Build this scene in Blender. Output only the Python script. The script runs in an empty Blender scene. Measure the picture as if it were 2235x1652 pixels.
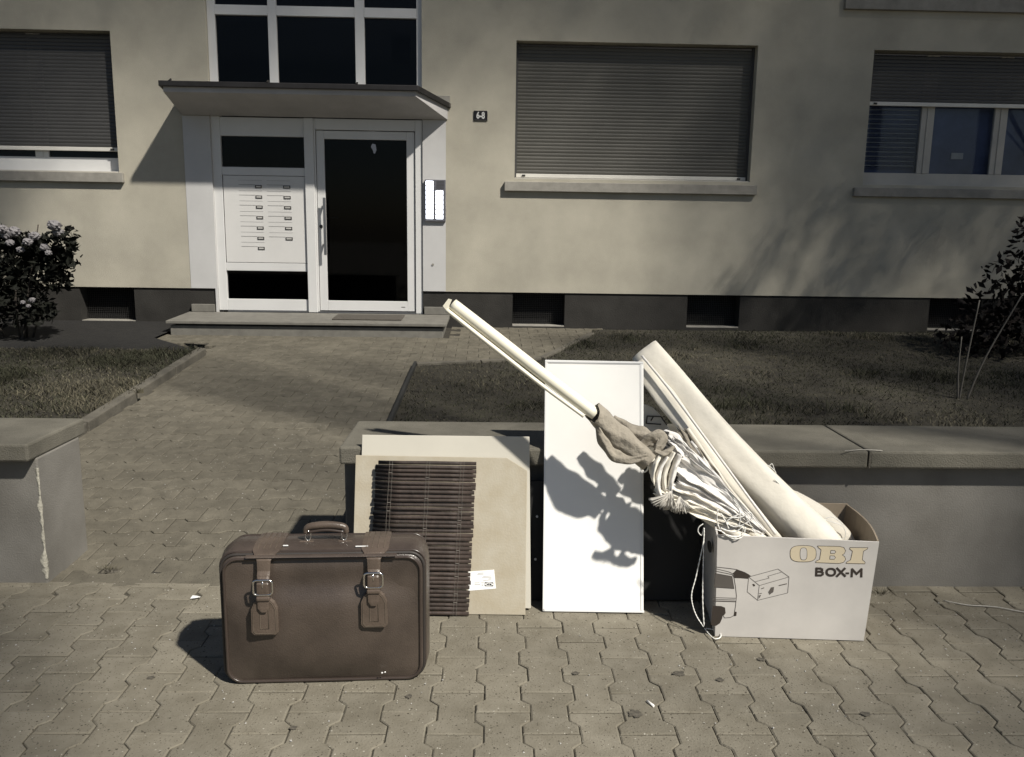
import bpy, bmesh, math, random
from mathutils import Vector, Matrix, noise
random.seed(7)
scene = bpy.context.scene
COL = scene.collection

# ------------------------------------------------------------------ camera
CAM_H, PITCH, ROLL, FPX, PW, PH = 1.45, math.radians(10.1), 0.015, 1800.0, 2234.0, 1652.0
_f = Vector((0, math.cos(PITCH), -math.sin(PITCH))); _r0 = Vector((1, 0, 0)); _u0 = _r0.cross(_f)
RT = _r0*math.cos(ROLL) + _u0*math.sin(ROLL); UP = _u0*math.cos(ROLL) - _r0*math.sin(ROLL)
CAM = Vector((0, 0, CAM_H))
cd = bpy.data.cameras.new('camera'); cam = bpy.data.objects.new('camera', cd); COL.objects.link(cam)
cd.sensor_fit = 'HORIZONTAL'; cd.sensor_width = 36; cd.lens = FPX/PW*36; cd.clip_end = 500; cd.clip_start = 0.05
m3 = Matrix((RT, UP, -_f)).transposed(); cam.matrix_world = Matrix.Translation(CAM) @ m3.to_4x4()
scene.camera = cam

# ------------------------------------------------------------------ light
SUN_DIR = Vector((-.64, .60, -1)).normalized()
w = bpy.data.worlds.new('World'); scene.world = w; w.use_nodes = True
wn = w.node_tree; bg = wn.nodes['Background']; sky = wn.nodes.new('ShaderNodeTexSky'); sky.sky_type = 'NISHITA'
sky.sun_disc = False; sky.sun_elevation = math.asin(-SUN_DIR.z); sky.sun_rotation = math.atan2(-SUN_DIR.x, -SUN_DIR.y)
wn.links.new(sky.outputs[0], bg.inputs[0]); bg.inputs[1].default_value = 0.024
sl = bpy.data.lights.new('night_key_sun', 'SUN'); sl.energy = 3.0; sl.angle = math.radians(1.7); sl.color = (1, .95, .855)
so = bpy.data.objects.new('night_key_sun', sl); COL.objects.link(so); so.rotation_euler = SUN_DIR.to_track_quat('-Z', 'Y').to_euler(); so.location = (9, -7, 12)
vs = scene.view_settings; vs.view_transform = 'Standard'; vs.look = 'None'; vs.exposure = 1.1; vs.gamma = 1; vs.use_curve_mapping = False
scene.cycles.use_denoising = True

# ------------------------------------------------------------------ helpers
def hitp(x, y, pt, n):
    d = _f*FPX + RT*(x-PW/2) - UP*(y-PH/2); n = Vector(n); t = (Vector(pt)-CAM).dot(n)/d.dot(n); return CAM + d*t
def at(x, y, Y): return hitp(x, y, (0, Y, 0), (0, 1, 0))
def gz(Y): return max(0.0, .055*(Y-3.4))

class MB:
    def __init__(s): s.v = []; s.f = []; s.sm = []
    def add(s, vs_, fs, smooth=False):
        o = len(s.v); s.v += [tuple(a) for a in vs_]; s.f += [tuple(o+i for i in q) for q in fs]; s.sm += [smooth]*len(fs); return s
    def box(s, x0, y0, z0, x1, y1, z1):
        return s.add([(x0,y0,z0),(x1,y0,z0),(x1,y1,z0),(x0,y1,z0),(x0,y0,z1),(x1,y0,z1),(x1,y1,z1),(x0,y1,z1)],
                     [(0,3,2,1),(4,5,6,7),(0,1,5,4),(1,2,6,5),(2,3,7,6),(3,0,4,7)])
    def prism(s, pts, d):            # pts: list of Vectors (planar), d: extrusion Vector
        n = len(pts); a = [Vector(p) for p in pts]; b = [p+d for p in a]
        return s.add(a+b, [tuple(range(n))[::-1], tuple(range(n, 2*n))] + [(i, (i+1) % n, n+(i+1) % n, n+i) for i in range(n)])
    def loft(s, rings, closed=True, cap=True, smooth=True):
        n = len(rings[0]); o = len(s.v); fs = []
        for k in range(len(rings)-1):
            for i in range(n if closed else n-1):
                j = (i+1) % n; fs.append((k*n+i, k*n+j, (k+1)*n+j, (k+1)*n+i))
        s.add([p for r in rings for p in r], fs, smooth)
        if cap and closed:
            s.f.append(tuple(o+i for i in range(n))[::-1]); s.f.append(tuple(o+(len(rings)-1)*n+i for i in range(n))); s.sm += [False]*2
        return s
    def tube(s, pts, rad, n=10, cap=True, smooth=True):
        pts = [Vector(p) for p in pts]; rings = []; ref = None
        for k, p in enumerate(pts):
            t = (pts[min(k+1, len(pts)-1)] - pts[max(k-1, 0)]).normalized()
            if ref is None: ref = t.orthogonal().normalized()
            ref = (ref - t*ref.dot(t)).normalized(); b = t.cross(ref)
            r = rad[k] if isinstance(rad, (list, tuple)) else rad
            rings.append([p + ref*math.cos(2*math.pi*i/n)*r + b*math.sin(2*math.pi*i/n)*r for i in range(n)])
        return s.loft(rings, True, cap, smooth)
    def mesh(s, name):
        m = bpy.data.meshes.new(name); m.from_pydata([tuple(v) for v in s.v], [], s.f); m.update()
        m.polygons.foreach_set('use_smooth', s.sm); return m
    def build(s, name, mat, parent=None, bevel=0, seg=2):
        m = s.mesh(name); o = bpy.data.objects.new(name, m); COL.objects.link(o)
        if mat: m.materials.append(mat)
        if parent: o.parent = parent
        bm = bmesh.new(); bm.from_mesh(m); bmesh.ops.recalc_face_normals(bm, faces=bm.faces)
        if bevel: bmesh.ops.bevel(bm, geom=list(bm.edges), offset=bevel, segments=seg, affect='EDGES', clamp_overlap=True, profile=.5)
        bm.to_mesh(m); bm.free()
        return o
def obj(name, m, mat, parent=None):
    o = bpy.data.objects.new(name, m); COL.objects.link(o)
    if mat and not m.materials: m.materials.append(mat)
    if parent: o.parent = parent
    return o
def tag(o, label=None, cat=None, group=None, kind=None):
    for k, v in (('label', label), ('category', cat), ('group', group), ('kind', kind)):
        if v: o[k] = v
    return o
def thing(name, label, cat, loc=(0,0,0), rz=0, group=None):
    o = bpy.data.objects.new(name, None); COL.objects.link(o); o.location = loc; o.rotation_euler = (0,0,rz); o.empty_display_size = .1
    return tag(o, label, cat, group)
def smooth_path(pts, n=8):                      # Catmull-Rom through points
    P = [Vector(p) for p in pts]; P = [P[0]*2-P[1]] + P + [P[-1]*2-P[-2]]; out = []
    for i in range(1, len(P)-2):
        a, b, c, d = P[i-1], P[i], P[i+1], P[i+2]
        for k in range(n):
            t = k/n; out.append(.5*((2*b)+(c-a)*t+(2*a-5*b+4*c-d)*t*t+(3*b-a-3*c+d)*t**3))
    out.append(P[-2]); return out
def lerp(a, b, t): return a+(b-a)*t
def interp(seq, t):
    k = t*(len(seq)-1); i = min(int(k), len(seq)-2); return lerp(seq[i], seq[i+1], k-i)

# ------------------------------------------------------------------ materials
def mat(name, col, rough=.7, var=.12, scale=6, bump=0, bscale=40, metal=0, spec=.5, speck=None, rnd=0, col2=None, detail=6, coat=0, sheen=0):
    m = bpy.data.materials.new(name); m.use_nodes = True; nt = m.node_tree; N = nt.nodes; L = nt.links; b = N['Principled BSDF']
    b.inputs['Roughness'].default_value = rough; b.inputs['Metallic'].default_value = metal; b.inputs['Specular IOR Level'].default_value = spec
    if coat: b.inputs['Coat Weight'].default_value = coat
    tc = N.new('ShaderNodeTexCoord'); src = tc.outputs['Object']
    if rnd:
        oi = N.new('ShaderNodeObjectInfo'); ad = N.new('ShaderNodeVectorMath'); ad.operation = 'MULTIPLY_ADD'
        cm = N.new('ShaderNodeCombineXYZ'); L.new(oi.outputs['Random'], cm.inputs[0]); L.new(oi.outputs['Random'], cm.inputs[1])
        L.new(cm.outputs[0], ad.inputs[0]); ad.inputs[1].default_value = (37, 53, 0); L.new(src, ad.inputs[2]); src = ad.outputs[0]
    nz = N.new('ShaderNodeTexNoise'); nz.inputs['Scale'].default_value = scale; nz.inputs['Detail'].default_value = detail; nz.inputs['Roughness'].default_value = .6
    L.new(src, nz.inputs['Vector'])
    rp = N.new('ShaderNodeValToRGB'); c2 = col2 or tuple(c*(1-var*1.6) for c in col)
    rp.color_ramp.elements[0].position = .3; rp.color_ramp.elements[1].position = .7
    rp.color_ramp.elements[0].color = (*c2, 1); rp.color_ramp.elements[1].color = (*[c*(1+var*.5) for c in col], 1)
    L.new(nz.outputs[0], rp.inputs[0]); out = rp.outputs[0]
    def mix(a, fac, bcol, mode='MIX'):
        mx = N.new('ShaderNodeMix'); mx.data_type = 'RGBA'; mx.blend_type = mode; L.new(a, mx.inputs[6])
        if isinstance(fac, float): mx.inputs[0].default_value = fac
        else: L.new(fac, mx.inputs[0])
        if isinstance(bcol, tuple): mx.inputs[7].default_value = (*bcol, 1)
        else: L.new(bcol, mx.inputs[7])
        return mx.outputs[2]
    if rnd:
        ge = N.new('ShaderNodeNewGeometry'); sm_ = N.new('ShaderNodeMath'); sm_.operation = 'ADD'; L.new(oi.outputs['Random'], sm_.inputs[0]); L.new(ge.outputs['Random Per Island'], sm_.inputs[1])
        fr = N.new('ShaderNodeMath'); fr.operation = 'FRACT'; L.new(sm_.outputs[0], fr.inputs[0])
        mr = N.new('ShaderNodeMapRange'); mr.inputs[3].default_value = 1-rnd; mr.inputs[4].default_value = 1+rnd; L.new(fr.outputs[0], mr.inputs[0])
        cc = N.new('ShaderNodeCombineXYZ'); [L.new(mr.outputs[0], cc.inputs[i]) for i in range(3)]
        out = mix(out, 1.0, cc.outputs[0], 'MULTIPLY')
    if speck:
        for (sc, thr, cl, seed) in speck:
            vo = N.new('ShaderNodeTexVoronoi'); vo.inputs['Scale'].default_value = sc; vo.inputs['Randomness'].default_value = 1
            ao = N.new('ShaderNodeVectorMath'); ao.operation = 'ADD'; ao.inputs[1].default_value = (seed, seed*2.1, seed*.7); L.new(src, ao.inputs[0]); L.new(ao.outputs[0], vo.inputs['Vector'])
            se = N.new('ShaderNodeSeparateColor'); L.new(vo.outputs['Color'], se.inputs[0])
            # speck radius varies cell to cell, most cells get none
            rm = N.new('ShaderNodeMapRange'); rm.inputs[1].default_value = 1-thr; rm.inputs[2].default_value = 1; rm.inputs[3].default_value = 0; rm.inputs[4].default_value = .42; L.new(se.outputs[0], rm.inputs[0])
            lt = N.new('ShaderNodeMath'); lt.operation = 'LESS_THAN'; L.new(vo.outputs['Distance'], lt.inputs[0]); L.new(rm.outputs[0], lt.inputs[1])
            out = mix(out, lt.outputs[0], cl)
    L.new(out, b.inputs['Base Color'])
    if bump:
        nb = N.new('ShaderNodeTexNoise'); nb.inputs['Scale'].default_value = bscale; nb.inputs['Detail'].default_value = 5; L.new(src, nb.inputs['Vector'])
        bp = N.new('ShaderNodeBump'); bp.inputs['Strength'].default_value = bump; bp.inputs['Distance'].default_value = .01; L.new(nb.outputs[0], bp.inputs['Height']); L.new(bp.outputs[0], b.inputs['Normal'])
    return m
def emit(name, col, s):
    m = mat(name, (.8,.8,.8)); b = m.node_tree.nodes['Principled BSDF']; b.inputs['Emission Color'].default_value = (*col, 1); b.inputs['Emission Strength'].default_value = s; return m
def glass(name, tint=(.55,.57,.6), rough=.03):
    m = bpy.data.materials.new(name); m.use_nodes = True; nt = m.node_tree; N = nt.nodes; L = nt.links; N.remove(N['Principled BSDF'])
    g = N.new('ShaderNodeBsdfGlossy'); g.inputs['Roughness'].default_value = rough; t = N.new('ShaderNodeBsdfTransparent'); t.inputs[0].default_value = (*tint, 1)
    fr = N.new('ShaderNodeFresnel'); fr.inputs[0].default_value = 1.28; mx = N.new('ShaderNodeMixShader'); L.new(fr.outputs[0], mx.inputs[0]); L.new(t.outputs[0], mx.inputs[1]); L.new(g.outputs[0], mx.inputs[2])
    L.new(mx.outputs[0], N['Material Output'].inputs[0]); return m

M = dict(
 plaster=mat('cream_plaster', (.43,.402,.332), .9, .13, 1.6, .5, 170, spec=.15, detail=14),
 surround=mat('white_painted_plaster', (.50,.495,.49), .85, .06, 2, .1, 120, spec=.2),
 plinth=mat('dark_plinth_paint', (.036,.034,.031), .85, .2, 3, .4, 70, spec=.2),
 sill=mat('stone_sill', (.27,.255,.225), .8, .15, 8, .2, 60),
 slat=mat('shutter_plastic', (.082,.078,.067), .55, .06, 3, rnd=.05),
 slat_dark=mat('dark_shutter_plastic', (.05,.049,.048), .55, .06, 3, rnd=.05),
 rail=mat('pale_aluminium', (.62,.60,.55), .4, .05, 5),
 frame=mat('white_lacquer_frame', (.60,.597,.59), .35, .03, 3),
 frame_old=mat('cream_window_frame', (.42,.40,.36), .5, .08, 4),
 glass=glass('window_glass'), glass_clear=glass('clear_window_glass', (.9,.92,.95)), glass_dim=glass('dim_window_glass', (.30,.32,.36)),
 dark=mat('dark_interior', (.003,.003,.0032), .9, .2, 3),
 room=mat('blue_glow_tint', (.10,.125,.21), .9, .3, 2),  # blue painted in for a faint glow behind the panes
 canopy=mat('canopy_concrete', (.40,.39,.385), .85, .1, 3, .3, 60),
 flashing=mat('dark_metal_flashing', (.035,.033,.033), .45, .2, 8, metal=.6),
 step=mat('terrazzo_step', (.16,.152,.133), .75, .15, 10, .2, 90, speck=[(160,.35,(.14,.13,.11),1.3)]),
 matting=mat('doormat_fibre', (.085,.075,.062), .95, .25, 60, .8, 160),
 steel=mat('brushed_steel', (.36,.36,.37), .42, .05, 20, metal=1),
 chrome=mat('chrome', (.75,.73,.70), .15, .05, 10, metal=1),
 plate_dark=mat('dark_nameplate', (.05,.047,.045), .5), plate_light=mat('name_strip', (.45,.44,.42), .6),
 slot=mat('slot_shadow_gap', (.22,.215,.21), .7),
 panel_white=mat('letterbox_lacquer', (.60,.59,.575), .4, .03, 3),
 bell=mat('bell_housing', (.16,.16,.18), .4, metal=.4), bell_on=emit('lit_bell_button', (.86,.9,1), 2.6),
 sign=mat('enamel_black', (.01,.008,.008), .25), sign_edge=mat('sign_edge', (.16,.15,.14), .4), sign_txt=mat('enamel_white', (.55,.55,.53), .4),
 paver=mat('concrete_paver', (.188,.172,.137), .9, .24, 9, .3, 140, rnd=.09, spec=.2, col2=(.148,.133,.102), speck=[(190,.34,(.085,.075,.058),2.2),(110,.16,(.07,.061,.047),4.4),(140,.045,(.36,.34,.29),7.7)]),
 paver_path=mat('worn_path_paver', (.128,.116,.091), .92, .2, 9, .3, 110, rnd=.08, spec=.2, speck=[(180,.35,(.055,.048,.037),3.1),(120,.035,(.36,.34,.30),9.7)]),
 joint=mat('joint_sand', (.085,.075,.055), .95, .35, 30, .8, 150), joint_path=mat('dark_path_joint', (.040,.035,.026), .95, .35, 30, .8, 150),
 asphalt=mat('distant_pavement', (.15,.14,.115), .9, .2, 5, .3, 80),
 soil=mat('garden_soil', (.009,.008,.007), .98, .4, 9, 1, 40),
 lawn=mat('lawn_ground', (.030,.027,.017), .98, .5, 5, 1, 60, col2=(.016,.013,.009)),
 kerb=mat('old_kerb_concrete', (.11,.10,.08), .9, .25, 8, .5, 70),
 kerb_dark=mat('dark_edging', (.02,.02,.018), .8),
 wallc=mat('garden_wall_render', (.20,.191,.174), .9, .2, 2.2, .2, 150, spec=.2, col2=(.13,.122,.108), detail=14),
 coping=mat('coping_concrete', (.14,.131,.108), .92, .2, 5, .35, 170, spec=.2, speck=[(150,.3,(.10,.092,.07),5.1)]),
 fill=mat('pale_repair_mortar', (.40,.38,.32), .9, .15, 15, .8, 60),
 leather=mat('brown_leatherette', (.080,.062,.050), .36, .3, 4.0, .2, 260, spec=.6, col2=(.036,.027,.022), detail=14, coat=.12),
 leather2=mat('brown_strap_leather', (.105,.080,.063), .32, .2, 12, .15, 200), stitch=mat('pale_stitch', (.12,.095,.07), .8),
 piping=mat('dark_piping', (.05,.038,.032), .28), zipper=mat('zip_tape', (.03,.025,.022), .6),
 lacquer=mat('white_melamine', (.83,.82,.79), .35, .035, 2.5), lacq_edge=mat('white_edge_band', (.74,.74,.73), .3, .03, 4),
 fibre=mat('tan_fibreboard', (.385,.355,.29), .8, .12, 9, .1, 120, col2=(.34,.295,.215), detail=10),
 pale=mat('pale_board', (.52,.495,.43), .5, .05, 3), pale2=mat('birch_board', (.62,.57,.46), .6, .08, 4),
 bamboo=mat('dark_stained_bamboo', (.046,.032,.026), .7, .35, 22, .2, 80, rnd=.25),
 cord=mat('grey_cord', (.20,.18,.155), .8), white_cord=mat('white_cord', (.85,.84,.80), .7),
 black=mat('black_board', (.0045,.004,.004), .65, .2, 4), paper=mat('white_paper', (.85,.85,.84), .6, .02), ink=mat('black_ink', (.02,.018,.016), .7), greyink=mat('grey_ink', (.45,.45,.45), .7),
 card=mat('white_faced_cardboard', (.54,.515,.485), .75, .09, 4, detail=10), card_in=mat('brown_cardboard', (.30,.245,.18), .85, .1, 8), print=mat('brown_black_print', (.035,.026,.02), .7), print2=mat('dark_grey_print', (.10,.088,.078), .7), logo=mat('beige_print', (.58,.50,.36), .75, .03),
 cream=mat('cream_vinyl', (.84,.80,.66), .4, .04, 5), canvas=mat('cream_canvas', (.77,.725,.63), .75, .10, 5, .45, 16), canvas2=mat('white_blind_cloth', (.76,.735,.70), .75, .08, 6, .5, 28), beige=mat('beige_linen', (.33,.295,.24), .9, .2, 9, .9, 42), fringe=mat('fringe_cotton', (.50,.475,.43), .9),
 leaf=mat('rose_leaf', (.008,.009,.006), .75, .4, 12, rnd=.3, spec=.2), leaf2=mat('dark_red_leaf', (.010,.007,.006), .75, .4, 12, rnd=.3, spec=.2), stem=mat('bare_stem', (.09,.082,.07), .8), bark=mat('bark', (.06,.05,.04), .9, .3, 12, .8, 40), treeleaf=mat('tree_leaf', (.05,.07,.03), .6, .3, 4),
 rose=mat('white_rose_petal', (.19,.18,.185), .7, .1, 20), pinkrose=mat('pale_pink_petal', (.45,.33,.31), .7, .1, 20),
 grass=mat('grass_blade', (.046,.047,.031), .9, .5, 3, col2=(.018,.018,.011), rnd=.3, spec=.15), dry=mat('dry_grass_blade', (.100,.089,.058), .85, .3, 5, rnd=.3),
 butt=mat('cigarette_paper', (.80,.78,.74), .8), stain=mat('dark_stain', (.105,.094,.074), .9, .4, 60), mesh=mat('cellar_mesh', (.022,.021,.02), .6),
)

# ------------------------------------------------------------------ ground and paving
g = MB(); g.add([(-80,-80,-.09),(80,-80,-.09),(80,80,-.09),(-80,80,-.09)], [(0,1,2,3)])
tag(g.build('ground', M['asphalt']), 'grey street ground reaching out to the horizon', kind='structure')

PL, PP, PA, PG = .221, .1425, .0135, .0016
def paver_mesh(seed):
    r = random.Random(seed); hw = PP/2
    side = [(hw+PA,-.5),(hw+PA,-.31),(hw-PA,-.19),(hw-PA,.19),(hw+PA,.31),(hw+PA,.5)]
    pts = [(x-PG, y*PL + (PG if y < -.4 else -PG if y > .4 else 0)) for x, y in side]
    pts += [(-x, y) for x, y in reversed(pts)]
    def ins(p, d): return (p[0] - math.copysign(d, p[0]), p[1] - (math.copysign(d, p[1]) if abs(p[1]) > PL*.4 else 0))
    j = lambda s: r.uniform(-s, s)
    r0 = [(x, y, -.05) for x, y in pts]; r1 = [(x+j(.0008), y+j(.0008), -.0028+j(.0006)) for x, y in pts]; r2 = [(*ins(p, .0042+j(.001)), 0) for p in pts]
    b = MB(); b.loft([r0, r1, r2], True, False, False); b.f.append(tuple(2*12+i for i in range(12))); b.sm.append(False); return b
PAVERS = [paver_mesh(i) for i in range(6)]
def lay(owner, places, material, keep=300):
    """places: (x, y, z, rz, tilt); the largest in the picture become objects, the rest one mesh"""
    def size(p):
        d = Vector((p[0], p[1], p[2])) - CAM; z = d.dot(_f)
        if z < .5: return 99
        sx, sy = FPX*d.dot(RT)/z, FPX*d.dot(UP)/z
        return z if abs(sx) < PW/2+60 and abs(sy) < PH/2+60 else 50+z
    places = sorted(places, key=size); ms = [b.mesh('paver') for b in PAVERS]
    for m in ms: m.materials.append(material)
    def place(p):
        x, y, z, rz, tx = p[:5]; sy = p[5] if len(p) > 5 else 1
        return Matrix.Translation((x, y, z+random.uniform(-.0015,.0015))) @ Matrix.Rotation(tx+random.gauss(0,.006),4,'X') @ Matrix.Rotation(random.gauss(0,.006),4,'Y') @ Matrix.Rotation(rz+random.gauss(0,.005),4,'Z') @ Matrix.Diagonal((1,sy,1,1))
    for p in places[:keep]:
        o = obj('paver', random.choice(ms), None, owner); o.matrix_local = place(p)
    rest = MB()
    for p in places[keep:]:
        b = random.choice(PAVERS); mx = place(p)
        rest.add([mx @ Vector(v) for v in b.v], b.f)
    if rest.v: tag(rest.build('far_pavers', material, owner), kind='stuff')

WY = lambda x: 3.235 + x*math.tan(math.radians(1.5))          # garden wall face line
side = MB(); side.add([(-14,-3,-.0055),(14,-3,-.0055),(14,3.6,-.0055),(-14,3.0,-.0055)], [(0,1,2,3)])
side = tag(side.build('pavement', M['joint']), 'grey interlocking paving of the street pavement', kind='structure')
pl = []; PR = math.radians(1.3); ca, sa = math.cos(PR), math.sin(PR)
_j = hitp((1250+450*.783)*.7447, (1750+357*.783)*.7447, (0,0,0), (0,0,1)); _k = round((_j.y+1)/PL-.5); PY0 = _j.y-(-1+(_k+.5)*PL)*ca; PX0 = _j.x+(-1+(_k+.5)*PL)*sa   # a joint of the photograph
for i in range(-50, 51):
    for k in range(0, 30):
        lx, ly = i*PP, -1.0 + k*PL + (PL/2 if i % 2 else 0); x, y = PX0 + lx*ca - ly*sa, PY0 + lx*sa + ly*ca
        if y < .3 or abs(x) > 6: continue
        gate = -1.93 < x < -.62; end = 3.20 if gate else WY(x)+.22
        if y+PL/2 <= end: pl.append((x, y, 0, PR, 0))
        elif y-PL/2 < end-.03: f_ = (end-(y-PL/2))/PL; pl.append((x, y-PL/2+f_*PL/2, 0, PR, 0, f_))
lay(side, pl, M['paver'])

SL = math.atan(.055)
def inpoly(x, y, P):
    c = False
    for i in range(len(P)):
        (x1, y1), (x2, y2) = P[i], P[i-1]
        if (y1 > y) != (y2 > y) and x < (x2-x1)*(y-y1)/(y2-y1)+x1: c = not c
    return c
PATH = [(-1.9,3.19),(-.68,3.2),(-.68,3.62),(-.79,3.66),(-.89,7.46),(.27,7.80),(.88,9.20),(.9,9.62),(-3.9,9.5),(-4.2,8.6),(-2.93,8.3),(-2.70,3.58),(-1.9,3.58)]
pth = MB(); pth.add([(x, y, gz(y)-.007) for x, y in PATH], [tuple(range(len(PATH)))])
pth = tag(pth.build('path', M['joint_path']), 'grey interlocking paved path rising to the house door', kind='structure')
pl = []
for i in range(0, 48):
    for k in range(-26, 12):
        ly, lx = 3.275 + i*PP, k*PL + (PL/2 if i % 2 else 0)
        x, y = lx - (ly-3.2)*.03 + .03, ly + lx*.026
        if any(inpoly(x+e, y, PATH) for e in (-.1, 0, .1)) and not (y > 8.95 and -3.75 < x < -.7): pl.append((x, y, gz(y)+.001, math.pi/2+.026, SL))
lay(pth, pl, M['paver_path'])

# lawns
LR = [(-.78,3.62),(-.88,7.42),(.28,7.76),(.9,9.18),(.92,9.5),(10,9.8),(10,3.9)]
LL = [(-2.72,3.56),(-2.97,7.78),(-11,7.6),(-11,3.3)]
def lawn_sheet(name, P, label, dz=.012, m='lawn'):
    b = MB(); b.add([(x, y, gz(y)+dz) for x, y in P], [tuple(range(len(P)))]); return tag(b.build(name, M[m]), label, kind='structure')
lawn_sheet('lawn_right', LR, 'patchy dark lawn behind the long garden wall')
lawn_sheet('lawn_left', LL, 'patchy dark lawn behind the short garden wall', .05)
lawn_sheet('garden_bed', [(-2.97,7.80),(-3.72,8.5),(-3.72,9.62),(-11,9.4),(-11,7.62)], 'dark soil bed below the left windows', .03, 'soil')
def grass(name, P, n, dz, label, seed):
    r = random.Random(seed); xs = [p[0] for p in P]; ys = [p[1] for p in P]; a, d = MB(), MB()
    x0, x1, y0, y1 = max(min(xs), -7), min(max(xs), 7.5), min(ys), max(ys); clumps = [(r.uniform(x0,x1), r.uniform(y0,y1), r.uniform(.06,.35), r.uniform(.6,2.6)) for _ in range(170)]
    for _ in range(n):
        x, y = r.uniform(x0, x1), r.uniform(y0, y1)
        if not inpoly(x, y, P): continue
        near = [c for c in clumps if (x-c[0])**2+(y-c[1])**2 < c[2]**2]; hs = max([c[3] for c in near], default=.8)
        dry = math.sin(x*2.1+y*1.3)+math.sin(x*.9-y*2.7+2)+.8*math.sin(x*5.3+1)*math.sin(y*4.1) + r.gauss(0,1.0) > .55
        h = r.uniform(.008,.030)*hs*(.7 if dry else 1); an = r.uniform(0,6.28); wd = r.uniform(.002,.0045); ln = r.uniform(.3,1.8)*h; z = gz(y)+dz
        ux, uy = math.cos(an)*wd, math.sin(an)*wd; la = r.uniform(0,6.28); lx, ly = math.cos(la)*ln, math.sin(la)*ln
        (d if dry else a).add([(x-ux,y-uy,z),(x+ux,y+uy,z),(x+ux*.7+lx*.4,y+uy*.7+ly*.4,z+h*.6),(x-ux*.7+lx*.4,y-uy*.7+ly*.4,z+h*.6),(x+lx,y+ly,z+h)], [(0,1,2,3),(3,2,4)])
    tag(a.build(name, M['grass']), label, 'grass', kind='stuff'); tag(d.build('dry_'+name, M['dry']), label.replace('short green', 'dry yellowed'), 'grass', kind='stuff')
grass('grass', LR, 110000, .01, 'short green grass blades on the lawn behind the long wall', 3)
grass('grass', LL, 70000, .05, 'short green grass blades on the lawn behind the short wall', 4)

# kerbs of the path
kb = thing('path_kerb', 'row of old concrete kerb stones between left lawn and path', 'kerb', (-2.72,3.6,0))
for i in range(5):
    t0, t1 = i/5+.003, (i+1)/5-.003; a = Vector((lerp(-2.70,-2.93,t0), lerp(3.62,7.82,t0), 0)); b_ = Vector((lerp(-2.70,-2.93,t1), lerp(3.62,7.82,t1), 0))
    k = MB(); V = []
    for p in (a, b_):
        for (dx, dz) in ((0,-.06),(.0,.068),(-.075,.075),(-.075,-.06)): V.append((p.x+dx+2.72, p.y-3.6, gz(p.y)+dz))
    k.add(V, [(0,1,2,3),(7,6,5,4),(0,4,5,1),(1,5,6,2),(2,6,7,3),(3,7,4,0)]); k.build('kerb_stone', M['kerb'], kb, .008)
ed = thing('lawn_edging', 'thin dark edging strip between path and right lawn', 'edging', (-.79,3.65,0))
for (a, b_) in (((-.79,3.66),(-.885,7.44)),):
    k = MB(); V = []
    for p in (a, b_):
        for (dx, dz) in ((-.012,-.04),(-.012,.05),(.014,.05),(.014,-.04)): V.append((p[0]+dx+.79, p[1]-3.65, gz(p[1])+dz))
    k.add(V, [(0,1,2,3),(7,6,5,4),(0,4,5,1),(1,5,6,2),(2,6,7,3),(3,7,4,0)]); k.build('edging_board', M['kerb_dark'], ed)
kb2 = thing('corner_kerb', 'low worn kerb where the path widens beside the right lawn', 'kerb', (.28,7.78,0))
cp = [(-.88,7.45),(-.3,7.62),(.27,7.79),(.58,8.49),(.88,9.19)]
for a, b_ in zip(cp, cp[1:]):
    k = MB(); V = []; d = Vector((b_[0]-a[0], b_[1]-a[1], 0)).normalized(); n_ = Vector((d.y, -d.x, 0))
    for p, e in ((a, .004), (b_, -.004)):
        for (dx, dz) in ((-.03,-.05),(-.03,.03),(.04,.035),(.04,-.05)): q = Vector((p[0],p[1],0))+d*e+n_*dx; V.append((q.x-.28, q.y-7.78, gz(q.y)+dz))
    k.add(V, [(0,1,2,3),(7,6,5,4),(0,4,5,1),(1,5,6,2),(2,6,7,3),(3,7,4,0)]); k.build('kerb_stone', M['kerb'], kb2, .006)

# ------------------------------------------------------------------ garden walls
WA = math.radians(1.5)
def garden_wall(name, label, u0, u1, joints, z=.0):
    t = thing(name, label, 'garden wall', (0, 3.235, 0), WA)
    b = MB(); n = 40; rings = []
    b.box(u0, 0, -.05, u1, .345, .53); b.build('wall_body', M['wallc'], t, .006)
    xs = [u0-.012] + joints + [u1+.002]
    for a, c in zip(xs, xs[1:]):
        k = MB(); k.box(a+.003, -.058, .530, c-.003, .405, .602); k.build('coping_slab', M['coping'], t, .009)
    return t
gr_ = garden_wall('garden_wall', 'long low rendered wall with concrete coping behind the discarded things', -.672, 7.5, [.35, 1.44, 2.55, 3.7, 5, 6.2])
gl_ = garden_wall('garden_wall', 'short end of low wall at left edge with cracked corner', -8, -1.895, [-6.5, -5.2, -4, -3.0])
k = MB(); r_ = random.Random(5); rings = []
for i in range(30):
    zz = .02 + .47*i/29; w_ = .005+r_.uniform(-.003,.003)+(.007 if i in (2,3,4,5,6) else .005 if i in (18,19) else 0); w2 = w_*r_.uniform(.7,1.2); x = -1.895
    rings.append([(x-w_*1.5, -.0005, zz), (x-w_*1.1, -.0022, zz), (x+.0015, -.0025, zz), (x+.0025, w2*.8, zz), (x+.0005, w2*1.2, zz)])
k.loft(rings, False, False, True); tag(k.build('mortar_repair', M['fill'], gl_), 'pale mortar strip along the wall corner')
k = MB(); k.box(1.4395, -.0605, .533, 1.4475, -.055, .600); k.build('coping_joint', M['kerb'], gr_)

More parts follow.
